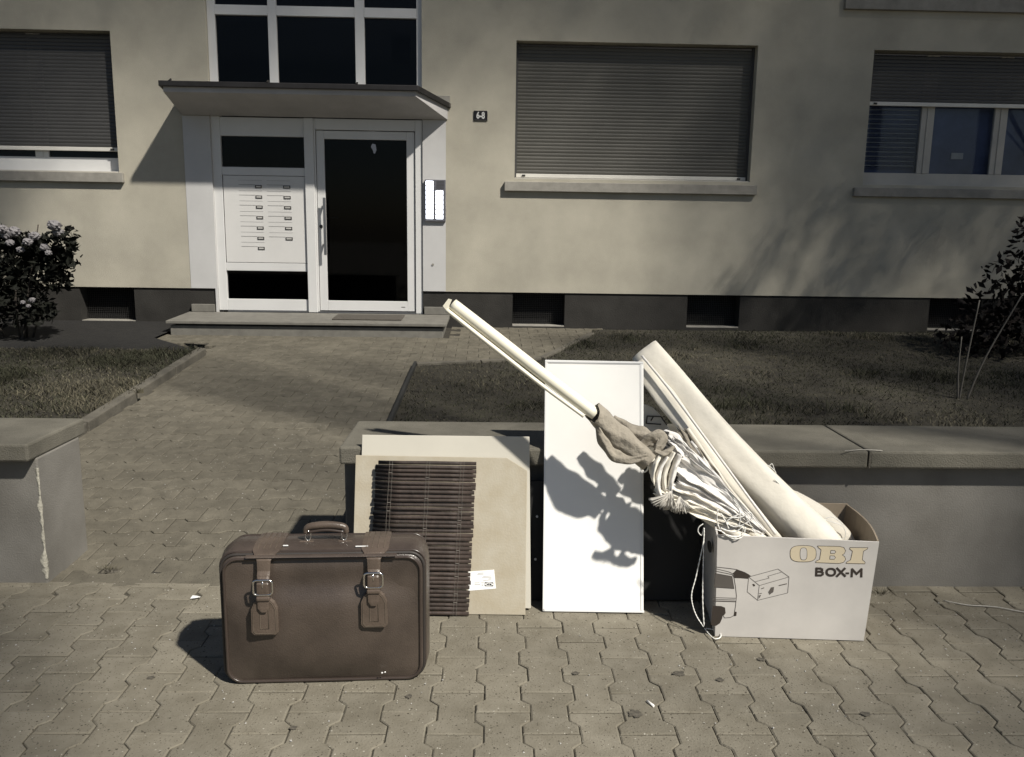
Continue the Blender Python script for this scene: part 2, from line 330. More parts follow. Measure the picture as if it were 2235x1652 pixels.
# ------------------------------------------------------------------ apartment building
FY, FA = 9.6, math.radians(1.5)
B = thing('apartment_building', 'cream rendered apartment house with roller shutters and canopied entrance', 'building', (0, FY, 0), FA)
def wall_with_holes(name, mtl, u0, u1, z0, z1, holes, v=0, depth=.2, parent=B):
    us = sorted({u0, u1, *[h[0] for h in holes], *[h[1] for h in holes]}); zs = sorted({z0, z1, *[h[2] for h in holes], *[h[3] for h in holes]})
    us = [u for u in us if u0 <= u <= u1]; zs = [q for q in zs if z0 <= q <= z1]; b = MB()
    inh = lambda u, q: any(h[0] < u < h[1] and h[2] < q < h[3] for h in holes)
    for i in range(len(us)-1):
        for j in range(len(zs)-1):
            if not inh((us[i]+us[i+1])/2, (zs[j]+zs[j+1])/2):
                b.add([(us[i],v,zs[j]),(us[i+1],v,zs[j]),(us[i+1],v,zs[j+1]),(us[i],v,zs[j+1])], [(0,1,2,3)])
    for (a, c, d, e) in holes:
        a, c, d, e = max(a,u0), min(c,u1), max(d,z0), min(e,z1)
        q = [(a,d),(c,d),(c,e),(a,e)]
        for i in range(4):
            p, s = q[i], q[(i+1) % 4]
            if (p[1] == s[1] == z0) or (p[1] == s[1] == z1): continue
            b.add([(p[0],v,p[1]),(s[0],v,s[1]),(s[0],v+depth,s[1]),(p[0],v+depth,p[1])], [(0,1,2,3)])
    for i in range(len(us)-1):
        if not inh((us[i]+us[i+1])/2, z0+1e-4): b.add([(us[i],v+.03,z0),(us[i+1],v+.03,z0),(us[i+1],v,z0),(us[i],v,z0)], [(0,1,2,3)])
    m = b.mesh(name); o = obj(name, m, mtl, parent); bm = bmesh.new(); bm.from_mesh(m); bmesh.ops.remove_doubles(bm, verts=bm.verts, dist=1e-5); bm.to_mesh(m); bm.free(); return o
W1, W2, W3 = (-7.3,-4.432,2.035,3.535), (-.006,2.680,2.042,3.523), (3.985,6.85,2.038,3.503)
DOOR, STAIR = (-3.402,-1.048,.49,2.70), (-3.395,-1.048,2.93,5.6)
wall_with_holes('wall', M['plaster'], -12, 10, .755, 6.2, [W1, W2, W3, DOOR, STAIR])
CW = [(-4.98,-4.36,.36,.9), (-.006,.603,.36,.9), (2.04,2.66,.37,.9), (4.913,5.53,.37,.9)]
wall_with_holes('plinth', M['plinth'], -12, DOOR[0], .1, .755, CW[:1], .016, .22)
wall_with_holes('plinth', M['plinth'], DOOR[1], 10, .1, .755, CW[1:], .016, .22)
# white painted door surround, 4 mm proud of the plaster
wall_with_holes('door_surround', M['surround'], -3.70, DOOR[0], .757, 2.66, [], -.004, .2); wall_with_holes('door_surround', M['surround'], DOOR[1], -.782, .757, 2.66, [], -.004, .2)
for ua in (DOOR[0], DOOR[1]-.001):
    k = MB(); k.box(ua, -.0035, .757, ua+.001, .2, 2.66); k.build('reveal', M['surround'], B)
k = MB(); k.box(-1.047, -.006, .49, -1.0435, .012, 2.66); k.build('sealant_joint', M['kerb_dark'], B)
# jambs reaching down beside the step
k = MB(); k.box(-3.425,-.004,.47,-3.4025,.2,.757); k.build('jamb_foot', M['surround'], B)
# rooms behind the panes
k = MB(); k.add([(-12,1.6,.1),(10,1.6,.1),(10,1.6,6.2),(-12,1.6,6.2)], [(0,1,2,3)]); k.build('interior', M['dark'], B)

def slat_mesh(w_, h, name):
    b = MB(); prof = [(0,-h/2),(-.0028,-h*.3),(-.004,0),(-.0028,h*.3),(0,h/2),(.003,h/2)]
    b.loft([[(x, y, z) for y, z in prof] for x in (0, w_)], False, False, True); b.f.append((0,5,11,6)); b.sm.append(False); return b.mesh(name)
def shutter(win, zbot, mt, label):
    u0, u1, z0, z1 = win; h = .0385; top = z1-.03
    s = bpy.data.objects.new('roller_shutter', None); COL.objects.link(s); s.parent = B; s['label'] = label
    for ua in (u0+.002, u1-.028):
        k = MB(); k.box(ua, .105, z0+.02, ua+.026, .14, z1); k.build('guide_rail', M['slat_dark'], s)
    sm = slat_mesh(u1-u0-.05, h-.0015, 'slat'); sm.materials.append(mt); n = int((z1-zbot-.04)/h)
    for i in range(n):
        o = obj('slat', sm, None, s); o.location = (u0+.025, .125+random.uniform(-.001,.001), zbot+.045+h*(i+.5)); o.rotation_euler = (random.gauss(0,.025), 0, 0)
    k = MB(); k.box(u0+.02, .103, zbot, u1-.02, .138, zbot+.042); k.build('end_rail', M['rail'], s, .004)
    for u in (u0+.09, u1-.12):
        k = MB(); k.box(u, .088, zbot+.012, u+.035, .103, zbot+.03); k.build('stopper', M['kerb_dark'], s)
    return s
shutter(W2, 2.062, M['slat'], 'fully closed beige roller shutter')
shutter(W1, 2.272, M['slat_dark'], 'grey roller shutter let down almost to the sill')
shutter(W3, 2.925, M['slat_dark'], 'grey roller shutter half let down')
def sill(u0, u1, z0, z1, out=.05, mt='sill'):
    k = MB(); k.box(u0, -out, z0, u1, .11, z1); k.build('window_sill', M[mt], B, .004)
sill(-.118, 2.757, 1.902, 2.006); sill(-7.5, -4.378, 1.925, 2.03); sill(3.875, 6.98, 1.905, 2.003)
for (a, c, d, e) in (W1, W2, W3):
    k = MB(); k.box(a+.002, .012, d-.036, c-.002, .19, d+.012); k.build('sill_board', M['frame_old'], B, .003)
def window(win, zs, posts, pane_mat, label, mtl='frame'):
    u0, u1, z0, z1 = win; f = MB(); f.box(u0+.001, .16, z0+.013, u1-.001, .2, zs[0])
    fr = f.build('window', M[mtl], B, .004); fr['label'] = label
    edges = [u0] + posts + [u1]
    for p in posts:
        for dx in (-.075, .01):
            k = MB(); k.box(p+dx, .158, zs[0]+.0005, p+dx+.065, .197, z1-.01); k.build('frame_post', M[mtl], fr, .004)
        k = MB(); k.box(p-.012, .15, zs[0]+.0005, p+.012, .157, z1-.01); k.build('cover_strip', M[mtl], fr, .002)
    for i in range(len(edges)-1):
        a, c = edges[i]+(.002 if i == 0 else .076), edges[i+1]-(.002 if i == len(edges)-2 else .076)
        k = MB(); k.box(a, .178, zs[0]+.001, c, .184, z1-.012); k.build('pane', M[pane_mat], fr)
    return fr
window(W1, [2.205], [-6.4, -5.35], 'glass', 'white frame showing as a strip below the shutter')
w3 = window(W3, [2.185], [4.745, 5.6], 'glass_clear', 'window with dark bluish panes under a half shutter', 'frame_old')
# venetian blind and pale shapes inside the right window
vb = MB(); vb.box(3.99,.245,2.1,6.8,.25,3.5); vb = vb.build('blue_glow_backing', M['room'], w3)  # backing sheet whose blue colour imitates a faint glow in the room
k = MB(); k.box(-7.29,.245,2.1,-4.44,.25,3.4); k.build('blue_glow_backing', M['room'], B)
for i in range(26):
    k = MB(); z = 2.24+i*.026; k.add([(4.0,.215,z),(4.66,.215,z),(4.66,.232,z+.012),(4.0,.232,z+.012)], [(0,1,2,3)]); k.build('blind_slat', M['plate_light'] if i % 2 else M['room'], w3)
k = MB(); k.box(5.10,.225,2.36,5.24,.235,2.43); k.build('pale_jug', M['plate_light'], w3)
# ledge of the floor above
k = MB(); k.box(3.60,-.05,3.915,10,.02,4.06); k.build('balcony_ledge', M['sill'], B, .004)

# cellar windows
for (a, c, d, e) in CW:
    k = MB(); k.box(a, .20, d-.1, c, .215, .76); cw = k.build('cellar_window', M['dark'], B)
    k = MB(); k.box(a+.001, .0165, d-.03, c-.001, .2, d+.012); k.build('cellar_sill', M['sill'], cw, .004)
    g_ = MB(); x = a+.012
    while x < c-.01: g_.box(x, .150, d+.014, x+.003, .153, .75); x += .022
    z = d+.03
    while z < .75: g_.box(a+.002, .1535, z, c-.002, .1565, z+.003); z += .022
    tag(g_.build('wire_mesh', M['mesh'], cw), kind='stuff')

# staircase window above the canopy
f = MB(); u0, u1, z0, z1 = STAIR
sw = MB(); sw.box(u0+.001,.05,z0,u0+.085,.13,5.6); sw = sw.build('stair_window', M['frame'], B, .004); sw['label'] = 'white framed staircase window above the canopy'
for (a, c) in ((-2.735,-2.642),(-1.785,-1.682),(-1.11,u1-.001)):
    k = MB(); k.box(a,.05,z0,c,.13,5.6); k.build('frame_post', M['frame'], sw, .004)
for (a, c) in ((u0+.0855,-2.7355),(-2.6415,-1.7855),(-1.6815,-1.1105)):
    for (d, e) in ((z0+.001, 3.738),(3.842,4.7)):
        k = MB(); k.box(a,.09,d,c,.096,e); k.build('pane', M['glass_dim'], sw)
    k = MB(); k.box(a,.048,3.7385,c,.128,3.8415); k.build('frame_rail', M['frame'], sw, .004)
k = MB(); k.box(-1.44,.5,3.35,-1.22,.52,3.66); k.build('picture_on_stair_wall', M['plinth'], sw)

# entrance: side light with letterboxes, and the door
E_ = MB(); E_.box(-3.4015,.03,.505,-3.302,.11,2.699); E_ = E_.build('side_light', M['frame'], B, .004); E_['label'] = 'white side panel with letterboxes and dark panes'
for (d, e) in ((.507,.636),(.961,1.052),(2.03,2.12),(2.457,2.66)):
    k = MB(); k.box(-3.3015,.032,d,-2.369,.108,e); k.build('cross_rail', M['frame'], E_, .004)
for (d, e) in ((.6365,.9605),(2.1205,2.4565)):
    k = MB(); k.box(-3.3015,.07,d,-2.369,.076,e); k.build('pane', M['glass_dim'], E_)
LB = MB(); LB.box(-3.293,.030,1.0565,-2.3755,.075,2.0255); LB = LB.build('letterbox_panel', M['panel_white'], B, .003)
S_ = .7447
def fac(x, y, off=0):
    ex = Vector((math.cos(FA), math.sin(FA), 0)); en = Vector((-math.sin(FA), math.cos(FA), 0)); p = hitp(x, y, Vector((0,FY,0))-en*off, en); return (p-Vector((0,FY,0))).dot(ex), p.z
def z6(x, y): return fac((600+x*.40562)*S_, (350+y*.40562)*S_, -.03)
for col_, (xs, ys) in enumerate((([363,412], [485,560,633,709,784,858,931]), ([566,618], [488,564,637,713,787,862]))):
    for i, y in enumerate(ys):
        sh = i*3.6; a, z = z6(xs[0]+sh, y); c, _ = z6(xs[1]+sh, y)
        k = MB(); k.box(a,.024,z-.017,c,.0298,z+.017); pk = k.build('name_plate', M['plate_dark'], LB, .003)
        k = MB(); k.box(a+.012,.0225,z-.008,c-.012,.0239,z+.008); k.build('name_strip', M['plate_light'], LB)
        k = MB(); k.box(a-.185,.0285,z+.017,a-.002,.0297,z+.0215); k.build('letter_slot', M['slot'], LB)
        k = MB(); k.box(a-.185,.0285,z+.066,c,.0297,z+.068); k.build('flap_edge', M['slot'], LB)
k = MB(); k.box(-2.368,.0,.492,-2.262,.115,2.66); k.build('door_post', M['frame'], B, .006)
k = MB(); k.box(-2.2615,.02,.492,-2.244,.112,2.66); k.build('door_post', M['frame'], B, .003)
k = MB(); k.box(-1.128,.012,.492,-1.049,.11,2.66); k.build('door_frame', M['frame'], B, .004)
k = MB(); k.box(-2.2435,.02,2.54,-1.1285,.11,2.66); k.build('door_frame', M['frame'], B, .004)
k = MB(); k.box(-3.3,.02,.488,-1.05,.13,.505); k.build('threshold', M['steel'], B)
D_ = MB(); D_.box(-2.239,.035,.515,-2.150,.095,2.532); D_ = D_.build('entrance_door', M['frame'], B, .004); D_['label'] = 'white framed glass entrance door'
for bx_ in ((-1.227,.035,.515,-1.136,.095,2.532),(-2.1495,.035,.515,-1.2275,.095,.630),(-2.1495,.035,2.442,-1.2275,.095,2.532)):
    k = MB(); k.box(*bx_); k.build('leaf_frame', M['frame'], D_, .004)
k = MB(); k.box(-2.1495,.062,.6305,-1.2275,.07,2.4415); k.build('pane', M['glass_dim'], D_)
k = MB(); k.box(-2.165,-.045,1.155,-2.135,-.033,1.795); h_ = k.build('pull_handle', M['steel'], D_, .003)
for z in (1.27, 1.70):
    k = MB(); k.tube([(-2.15,-.034,z),(-2.185,.035,z)], .011, 8); k.build('handle_bracket', M['steel'], D_)
k = MB(); k.tube([(-2.205,.020,1.475),(-2.205,.036,1.475)], .02, 14); k.build('lock_rosette', M['plate_dark'], D_)
k = MB(); k.tube([(-2.12,.09,1.575),(-2.12,.13,1.575),(-2.02,.13,1.575)], .010, 8); k.build('inner_lever', M['steel'], D_)
k = MB(); k.box(-1.30,.0335,.56,-1.255,.0349,.568); k.build('door_badge', M['plate_dark'], D_)
k = MB(); k.tube([(-1.70,.8,2.47),(-1.705,.8,2.44),(-1.69,.8,2.40),(-1.695,.8,2.36)], [.02,.03,.022,.008], 10); k.build('glass_glint', emit('glass_glint_glow', (1,.94,.84), .35), D_)  # glowing shape behind the pane, imitates a reflection in the door glass
k = MB(); k.tube([(-.93,-.0042,1.063),(-.93,-.012,1.063)], .013, 12); k.build('wall_socket', M['sill'], B)

# canopy: slab that sinks towards the wall, narrower at the front
can = MB(); FRu0, FRu1, OV = -3.68, -1.065, .56
V = [(-3.70,-.004,2.665),(-.76,-.004,2.665),(FRu1,-OV,2.825),(FRu0,-OV,2.825),(-3.70,-.004,2.80),(-.76,-.004,2.80),(FRu1,-OV,2.888),(FRu0,-OV,2.888)]
can.add(V, [(0,1,2,3),(7,6,5,4),(3,2,6,7),(0,3,7,4),(2,1,5,6),(1,0,4,5)]); cn = can.build('canopy', M['canopy'], B, .004); cn['label'] = 'shallow concrete canopy over the entrance'
def strip(p, q, o, h): 
    k = MB(); p, q, o = Vector(p), Vector(q), Vector(o); k.prism([p, q, q+Vector((0,0,h)), p+Vector((0,0,h))], o); return k
FH = .055
strip((FRu0-.035,-OV-.035,2.878),(FRu1+.03,-OV-.035,2.878),(0,.034,0),FH).build('edge_flashing', M['flashing'], cn, .006)
strip((FRu1+.0305,-OV-.03,2.878),(-.725,-.006,2.79),(-.03,-.002,0),FH).build('edge_flashing', M['flashing'], cn, .006)
strip((-3.735,-.006,2.79),(FRu0-.0355,-OV-.03,2.878),(.03,.002,0),FH).build('edge_flashing', M['flashing'], cn, .006)
strip((-3.70,-.03,2.802),(-.735,-.03,2.802),(0,.024,0),.12).build('wall_upstand', M['sill'], cn, .004)
k = MB(); k.add([(FRu0,-OV,2.89),(FRu1,-OV,2.89),(-.77,-.03,2.803),(-3.69,-.03,2.803),(FRu0,-OV,2.91),(FRu1,-OV,2.91),(-.77,-.03,2.83),(-3.69,-.03,2.83)], [(0,1,2,3),(7,6,5,4),(0,4,5,1),(1,5,6,2),(2,6,7,3),(3,7,4,0)]); k.build('roof_sheet', M['flashing'], cn)
for u in (-3.6, -2.6, -1.68):
    k = MB(); k.tube([(u,-OV-.02,2.925),(u+.01,-OV-.01,2.955)], [.02,.008], 7); k.build('moss_tuft', M['soil'], cn)

# steps
ST = thing('front_steps', 'low stone step with overhanging slab below the entrance door', 'steps', (0, FY, 0), FA)
k = MB(); k.add([(-3.735,-.72,.425),(-.735,-.72,.425),(-.735,.0,.44),(-3.735,.0,.44),(-3.735,-.72,.457),(-.735,-.72,.457),(-.735,.0,.487),(-3.735,.0,.487)], [(3,2,1,0),(4,5,6,7),(0,1,5,4),(1,2,6,5),(2,3,7,6),(3,0,4,7)])
k.build('step_slab', M['step'], ST, .005)
k = MB(); k.box(-3.70,-.685,.18,-.775,-.0,.405); k.build('step_block', M['step'], ST, .006)
k = MB(); k.box(-3.66,-.64,.4055,-.81,-.0,.4245); k.build('slab_shadow_strip', M['kerb_dark'], ST)  # recessed strip coloured dark to paint the shadow line under the slab
for (a, c) in ((-3.70,-3.44),(-1.03,-.75)):
    k = MB(); k.box(a,-.03,.488,c,.014,.575); k.build('skirting_block', M['step'], ST, .004)
k = MB(); k.box(-2.0,-.53,0,-1.24,-.16,.014); dm = k.build('doormat', M['matting'], None, .004)
dm.matrix_world = Matrix.Translation((0,FY,.4885)) @ Matrix.Rotation(FA,4,'Z') @ Matrix.Rotation(math.atan(.042),4,'X'); tag(dm, 'thin brown doormat on the step before the glass door', 'doormat')

# bell panel
bp = thing('bell_panel', 'brightly lit doorbell and intercom panel right of the entrance door', 'doorbell panel', (0, FY, 0), FA)
k = MB(); k.box(-1.018,-.036,1.548,-.783,-.0045,2.013); k.build('housing', M['bell'], bp, .005)
def keys(u0, u1, z0, z1, n):
    h = (z1-z0)/n
    for i in range(n):
        k = MB(); k.box(u0,-.041,z0+h*i+.0035,u1,-.0362,z0+h*(i+1)-.0035); k.build('bell_button', M['bell_on'], bp, .003)
        k = MB(); k.box(u1+.006,-.040,z0+h*i+.012,u1+.016,-.0362,z0+h*(i+1)-.012); k.build('push_key', M['steel'], bp)
keys(-1.004,-.922,1.575,2.0,8); keys(-.893,-.812,1.575,1.895,6)
for i in range(6):
    k = MB(); k.box(-.885,-.038,1.915+i*.015,-.80,-.0362,1.921+i*.015); k.build('speaker_slit', M['plate_dark'], bp)

# house number
hn = thing('house_number_sign', 'small black house number plate reading 6-8 on the cream wall', 'sign', (0, FY, 0), FA)
k = MB(); k.box(-.472,-.012,2.662,-.318,-.001,2.771); k.build('plate', M['sign'], hn, .004)
k = MB(); k.box(-.462,-.0135,2.668,-.328,-.0125,2.671); k.build('plate_edge', M['sign_edge'], hn)
def text(name, s, size, mtl, parent, mw, ext=.0006, off=0, align='CENTER', sx=1):
    c = bpy.data.curves.new(name, 'FONT'); c.body = s; c.size = size; c.extrude = ext; c.offset = off; c.align_x = align; c.align_y = 'CENTER'; c.materials.append(mtl); c.resolution_u = 4
    tmp = bpy.data.objects.new('tmp', c); COL.objects.link(tmp); dg = bpy.context.evaluated_depsgraph_get(); m = bpy.data.meshes.new_from_object(tmp.evaluated_get(dg)); bpy.data.objects.remove(tmp)
    m.name = name; o = obj(name, m, mtl, parent); o.matrix_local = mw @ Matrix.Diagonal((sx,1,1,1)); return o
UPR = Matrix.Rotation(math.pi/2, 4, 'X')
text('numerals', '6-8', .098, M['sign_txt'], hn, Matrix.Translation((-.395,-.0138,2.717)) @ UPR, .0008, .0035, sx=.72)

# ------------------------------------------------------------------ suitcase
SC = Vector((-.590, 2.455, 0)); SA = math.radians(4.3)
sc = thing('suitcase', 'old brown leather suitcase with two buckled straps standing on the pavement', 'suitcase', SC, SA)
SW, SH, SD, SR = .635, .435, .205, .052
def rrect(hw, z0, z1, r, n=7):
    pts = []
    for (cx, cz, a0) in ((hw-r, z1-r, 0), (-hw+r, z1-r, 90), (-hw+r, z0+r, 180), (hw-r, z0+r, 270)):
        for i in range(n): a = math.radians(a0+90*i/(n-1)); pts.append((cx+r*math.cos(a), cz+r*math.sin(a)))
    return pts
def case_ring(y, grow, zlift=0): return [(x, y, max(z, .002)) for x, z in rrect(SW/2+grow, -grow*.4+.004, SH+grow+zlift, SR+grow*.5)]
body = MB(); ysc = [.012,.03,.06,.10,.15,.175,SD]; gr = [-.006,.004,.012,.017,.013,.005,-.010]
body.loft([case_ring(y, g_) for y, g_ in zip(ysc, gr)], True, True, True); body.build('body', M['leather'], sc)
# front panel: bulged sheet inside the piping
fpn = MB(); n1, n2 = 28, 22; V = []; hw = SW/2-.012
for j in range(n2+1):
    for i in range(n1+1):
        u, t = i/n1*2-1, j/n2*2-1; x, z = u*hw, .014+(SH-.028)*(t+1)/2
        cr = .052; dx, dz = max(0, abs(x)-(hw-cr)), max(0, abs(z-SH/2)-(SH/2-.014-cr)); q = math.hypot(dx, dz)
        if q > cr: s = cr/q; x = math.copysign(hw-cr+dx*s, x); z = SH/2+math.copysign(SH/2-.014-cr+dz*s, z-SH/2); 
        bul = .030*(1-abs(u)**3)*(1-abs(t)**3)+.003*noise.noise(Vector((u*2.3,t*2.1,3)))*(1-u**4)*(1-t**4)
        sag = -.016*math.exp(-((t-.62)/.22)**2)*(1-abs(u)**3) - .006*math.exp(-((u-.78)/.2)**2-((t-.45)/.35)**2) - .004*math.exp(-((u+.7)/.25)**2-((t-.5)/.3)**2)
        V.append((x, .012-bul-sag, z))
fpn.add(V, [(j*(n1+1)+i, j*(n1+1)+i+1, (j+1)*(n1+1)+i+1, (j+1)*(n1+1)+i) for j in range(n2) for i in range(n1)], True); fpn.build('front_panel', M['leather'], sc)
def ringtube(y, grow, r, name, mt, z0=.008):
    k = MB(); p = [Vector((x, y, z)) for x, z in rrect(SW/2+grow, z0, SH+grow, SR-.006, 8)]; k.tube(p+[p[0]], r, 8, False); return k.build(name, M[mt], sc)
ringtube(.010, -.010, .0048, 'piping', 'piping'); ringtube(.034, .005, .0040, 'piping', 'piping'); ringtube(.022, .0005, .0055, 'zipper', 'zipper'); ringtube(.185, .002, .0045, 'piping', 'piping')
k = MB(); rr = []
for i in range(9):
    x = -.235+.47*i/8; rr.append([(x, .006+.014*math.cos(a), SH-.006+.011*math.sin(a)) for a in [math.radians(-60+210*q/9) for q in range(10)]])
k.loft(rr, False, False, True); k.build('top_welt', M['leather'], sc)
def ribbon(pts, widths, thick, nrm=None):
    """flat strap following pts (in the strap's plane), width along local x"""
    b = MB(); rings = []
    for i, (p, w_) in enumerate(zip(pts, widths)):
        p = Vector(p); t = (Vector(pts[min(i+1,len(pts)-1)])-Vector(pts[max(i-1,0)])).normalized(); n_ = Vector((1,0,0)).cross(t).normalized()
        rings.append([p+Vector((-w_/2,0,0)), p+Vector((-w_/2,0,0))+n_*thick, p+Vector((-w_*.3,0,0))+n_*thick*1.25, p+Vector((w_*.3,0,0))+n_*thick*1.25, p+Vector((w_/2,0,0))+n_*thick, p+Vector((w_/2,0,0))])
    b.loft(rings, True, True, False); return b
def strap(x, lift, tail):
    FWD = -.010
    wide = [(x,.175,SH+.014),(x,.12,SH+.0175),(x,.07,SH+.016),(x,.035,SH+.0115),(x,.012,SH+.007)]
    p1 = ribbon([(a[0],a[1],a[2]-.004) for a in wide]+[(x,-.004,SH-.010),(x,-.008,SH-.045)], [.086,.088,.088,.086,.066,.042,.039], -.004).build('strap_pad', M['leather2'], sc)
    for dx in (-.028,-.009,.009,.028):
        k = MB(); k.tube([(a[0]+dx, a[1], a[2]+.0022) for a in wide[:4]], .0008, 5); k.build('stitching', M['stitch'], p1)
    yb = -.014; zt = SH-.045; zb = SH-.064+lift
    ribbon([(x,-.008,zt+.002),(x,-.0155,(zt+zb)/2),(x,-.020,zb-.004)], [.039,.039,.038], -.004).build('strap', M['leather2'], sc)
    # buckle frame
    k = MB(); c = [Vector((x+px, -.0235+FWD, zb-.022+pz)) for px, pz in rrect(.029, -.024, .024, .011, 5)]; k.tube(c+[c[0]], .0036, 8, False); bk = k.build('buckle', M['chrome'], sc)
    k = MB(); k.tube([(x,-.024+FWD,zb),(x,-.027+FWD,zb-.022)], .0022, 6); k.build('buckle_pin', M['chrome'], bk)
    ribbon([(x,-.018,zb+.006),(x,-.0225+FWD,zb-.012),(x,-.0225+FWD,zb-.034),(x,-.020+FWD,zb-.060),(x,-.0205+FWD,zb-.085),(x,-.021+FWD,tail+.012),(x,-.021+FWD,tail)], [.034,.035,.036,.036,.035,.034,.018], -.004).build('strap_tail', M['leather2'], sc)
    k = MB(); k.box(x-.021,-.0295+FWD,zb-.066,x+.021,-.013,zb-.052); k.build('strap_keeper', M['leather2'], sc, .004)
    # stitched tongue patch on the case
    zc = zb-.062; hwp = .041; out = [(-.016,zc),(.016,zc),(.031,zc-.014),(hwp,zc-.036),(hwp+.001,zc-.112),(.033,zc-.122),(-.033,zc-.122),(-hwp-.001,zc-.112),(-hwp,zc-.036),(-.031,zc-.014)]
    k = MB(); k.prism([Vector((x+a,-.0180+FWD,b)) for a, b in out], Vector((0,.018,0))); pt = k.build('strap_patch', M['leather2'], sc, .0018)
    k = MB(); o2 = [Vector((x+a*.84,-.0187+FWD,zc-.061+(b-zc+.061)*.91)) for a, b in out]; k.tube(o2+[o2[0]], .0009, 5, False); k.build('stitching', M['stitch'], pt)
    k = MB(); o3 = [Vector((x+a,-.0187+FWD,zc+b)) for a, b in ((-.013,-.02),(-.013,-.100),(.013,-.100),(.013,-.02))]; k.tube(o3, .0009, 5, False); k.build('stitching', M['stitch'], pt)
strap(-.178, 0, .268); strap(.163, .018, .283)
# handle
hd = MB(); hp = smooth_path([(-.066,.10,SH+.040),(-.058,.10,SH+.060),(-.02,.10,SH+.067),(.02,.10,SH+.067),(.058,.10,SH+.060),(.066,.10,SH+.040)], 5)
hd.tube(hp, [.0085+.004*math.sin(math.pi*i/(len(hp)-1)) for i in range(len(hp))], 12); hd = hd.build('handle', M['leather2'], sc)
k = MB(); k.tube(smooth_path([(-.060,.097,SH+.044),(0,.095,SH+.052),(.060,.097,SH+.044)], 6), .0055, 8); k.build('handle_core', M['piping'], hd)
for s in (-1, 1):
    k = MB(); c = [Vector((s*.058+.009*math.cos(a), .096, SH+.033+.017*math.sin(a))) for a in [2*math.pi*i/14 for i in range(15)]]; k.tube(c, .0027, 7, False); k.build('handle_ring', M['chrome'], hd)
    k = MB(); k.box(s*.062-.024,.086,SH+.008,s*.062+.024,.114,SH+.0165); k.build('handle_base', M['leather2'], sc, .003)
for (x, y, z, w_) in ((-.13,.055,SH+.0155,.016),(.10,.045,SH+.0135,.04),(.182,-.0135,.040,.005),(.192,-.0135,.042,.004)):
    k = MB(); k.box(x,y,z-.001,x+w_,y+.004,z+.0012); k.build('scuff', M['paper'], sc)

# ------------------------------------------------------------------ boards leaning on the wall
def lean(name, label, cat, p0, rz, ang, group=None):
    t = thing(name, label, cat, p0, 0, group); t.rotation_euler = (-ang, 0, rz); return t
# local frame of a leaning board: x along, z up the board, y into the wall
def board_at(Y0, ang):           # plane point from a pixel
    n = Vector((0, math.cos(ang), -math.sin(ang))); return lambda x, y: hitp(x, y, (0, Y0, 0), n)
def loc2(p, Y0, ang): return p.x, (p.y-Y0)*math.sin(ang)+p.z*math.cos(ang)
def leaning(name, label, cat, Y0, ang, px, th, mt, bev=.0015):
    bp_ = board_at(Y0, ang); q = [loc2(bp_(*p), Y0, ang) for p in px]; zmin = min(b for a, b in q); q = [(a, b-zmin) for a, b in q]
    t = lean(name, label, cat, (0, Y0, th*math.sin(ang)), 0, ang)
    k = MB(); k.prism([Vector((a, 0, b)) for a, b in q], Vector((0, th, 0))); o = k.build('board', M[mt], t, bev); return t, q, o
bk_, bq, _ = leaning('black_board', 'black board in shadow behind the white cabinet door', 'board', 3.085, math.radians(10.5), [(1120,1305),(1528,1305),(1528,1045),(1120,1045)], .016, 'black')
for (x, z) in ((.108,.335),(.104,.165)):
    k = MB(); k.tube([(x,-.006,z),(x,.004,z)], .005, 8); k.build('metal_stud', M['steel'], bk_)
for i, dx in enumerate((0,.018,.036)):
    k = MB(); k.box(.505+dx,-.0012,.175,.519+dx,-.0003,.189); k.build('faded_mark', M['plinth'], bk_)
leaning('pale_board', 'pale laminated board standing behind the tan fibreboard', 'board', 2.992, math.radians(15.2), [(779,1337),(1158,1337),(1155,962),(790,958)], .010, 'pale')
tp, tq, tb = leaning('fibreboard_panel', 'tan fibreboard panel with a clipped corner leaning on the wall', 'board', 2.955, math.radians(17.0), [(767,1338),(1146,1343),(1150,1028),(1106,1000),(776,994)], .007, 'fibre')
k = MB(); a0 = math.radians(17.0); bpf = board_at(2.955, a0)
zoff = min(loc2(bpf(*p), 2.955, a0)[1] for p in ((767,1338),(1146,1343)))
st_ = [loc2(bpf(*p), 2.955, a0) for p in ((1022,1248),(1078,1244),(1082,1285),(1022,1290))]
k.prism([Vector((a,-.0012,b-zoff)) for a, b in st_], Vector((0,.0010,0))); stk = k.build('paper_label', M['paper'], tp); stk['label'] = 'white printed paper label'
def on_label(px, py): a, b = loc2(bpf((1340+px*.07265)*S_, (1640+py*.07265)*S_), 2.955, a0); return a, b-zoff
def label_bar(x0, y0, x1, y1, h, mt):
    a, b = on_label(x0, y0); c, d = on_label(x1, y1); k = MB(); k.prism([Vector((a,-.0018,b-h)), Vector((c,-.0018,d-h)), Vector((c,-.0018,d+h)), Vector((a,-.0018,b+h))], Vector((0,.0005,0))); k.build('printed_line', M[mt], stk)
for ln in ((820,560,1060,545),(800,605,1060,595),(1040,690,1380,665),(980,745,1380,725),(1250,785,1380,775),(1040,850,1380,825),(690,950,900,940),(690,1010,930,1010),(960,920,1070,915),(980,995,1050,990),(980,1055,1050,1050)): label_bar(*ln, .0011, 'greyink')
a, b = on_label(1275,1005); k = MB(); k.box(a-.0165,-.0019,b-.0075,a+.0165,-.0013,b+.0075); k.build('logo_block', M['ink'], stk)
k = MB(); k.prism([Vector((a+.0155*math.cos(q*.3142),-.0025,b+.0062*math.sin(q*.3142))) for q in range(20)], Vector((0,.0005,0))); k.build('logo_oval', M['paper'], stk)
text('logo_letters', 'IKEA', .0095, M['ink'], stk, Matrix.Translation((a,-.0028,b)) @ UPR @ Matrix.Rotation(math.pi,4,'Z'), .0001, .0006)

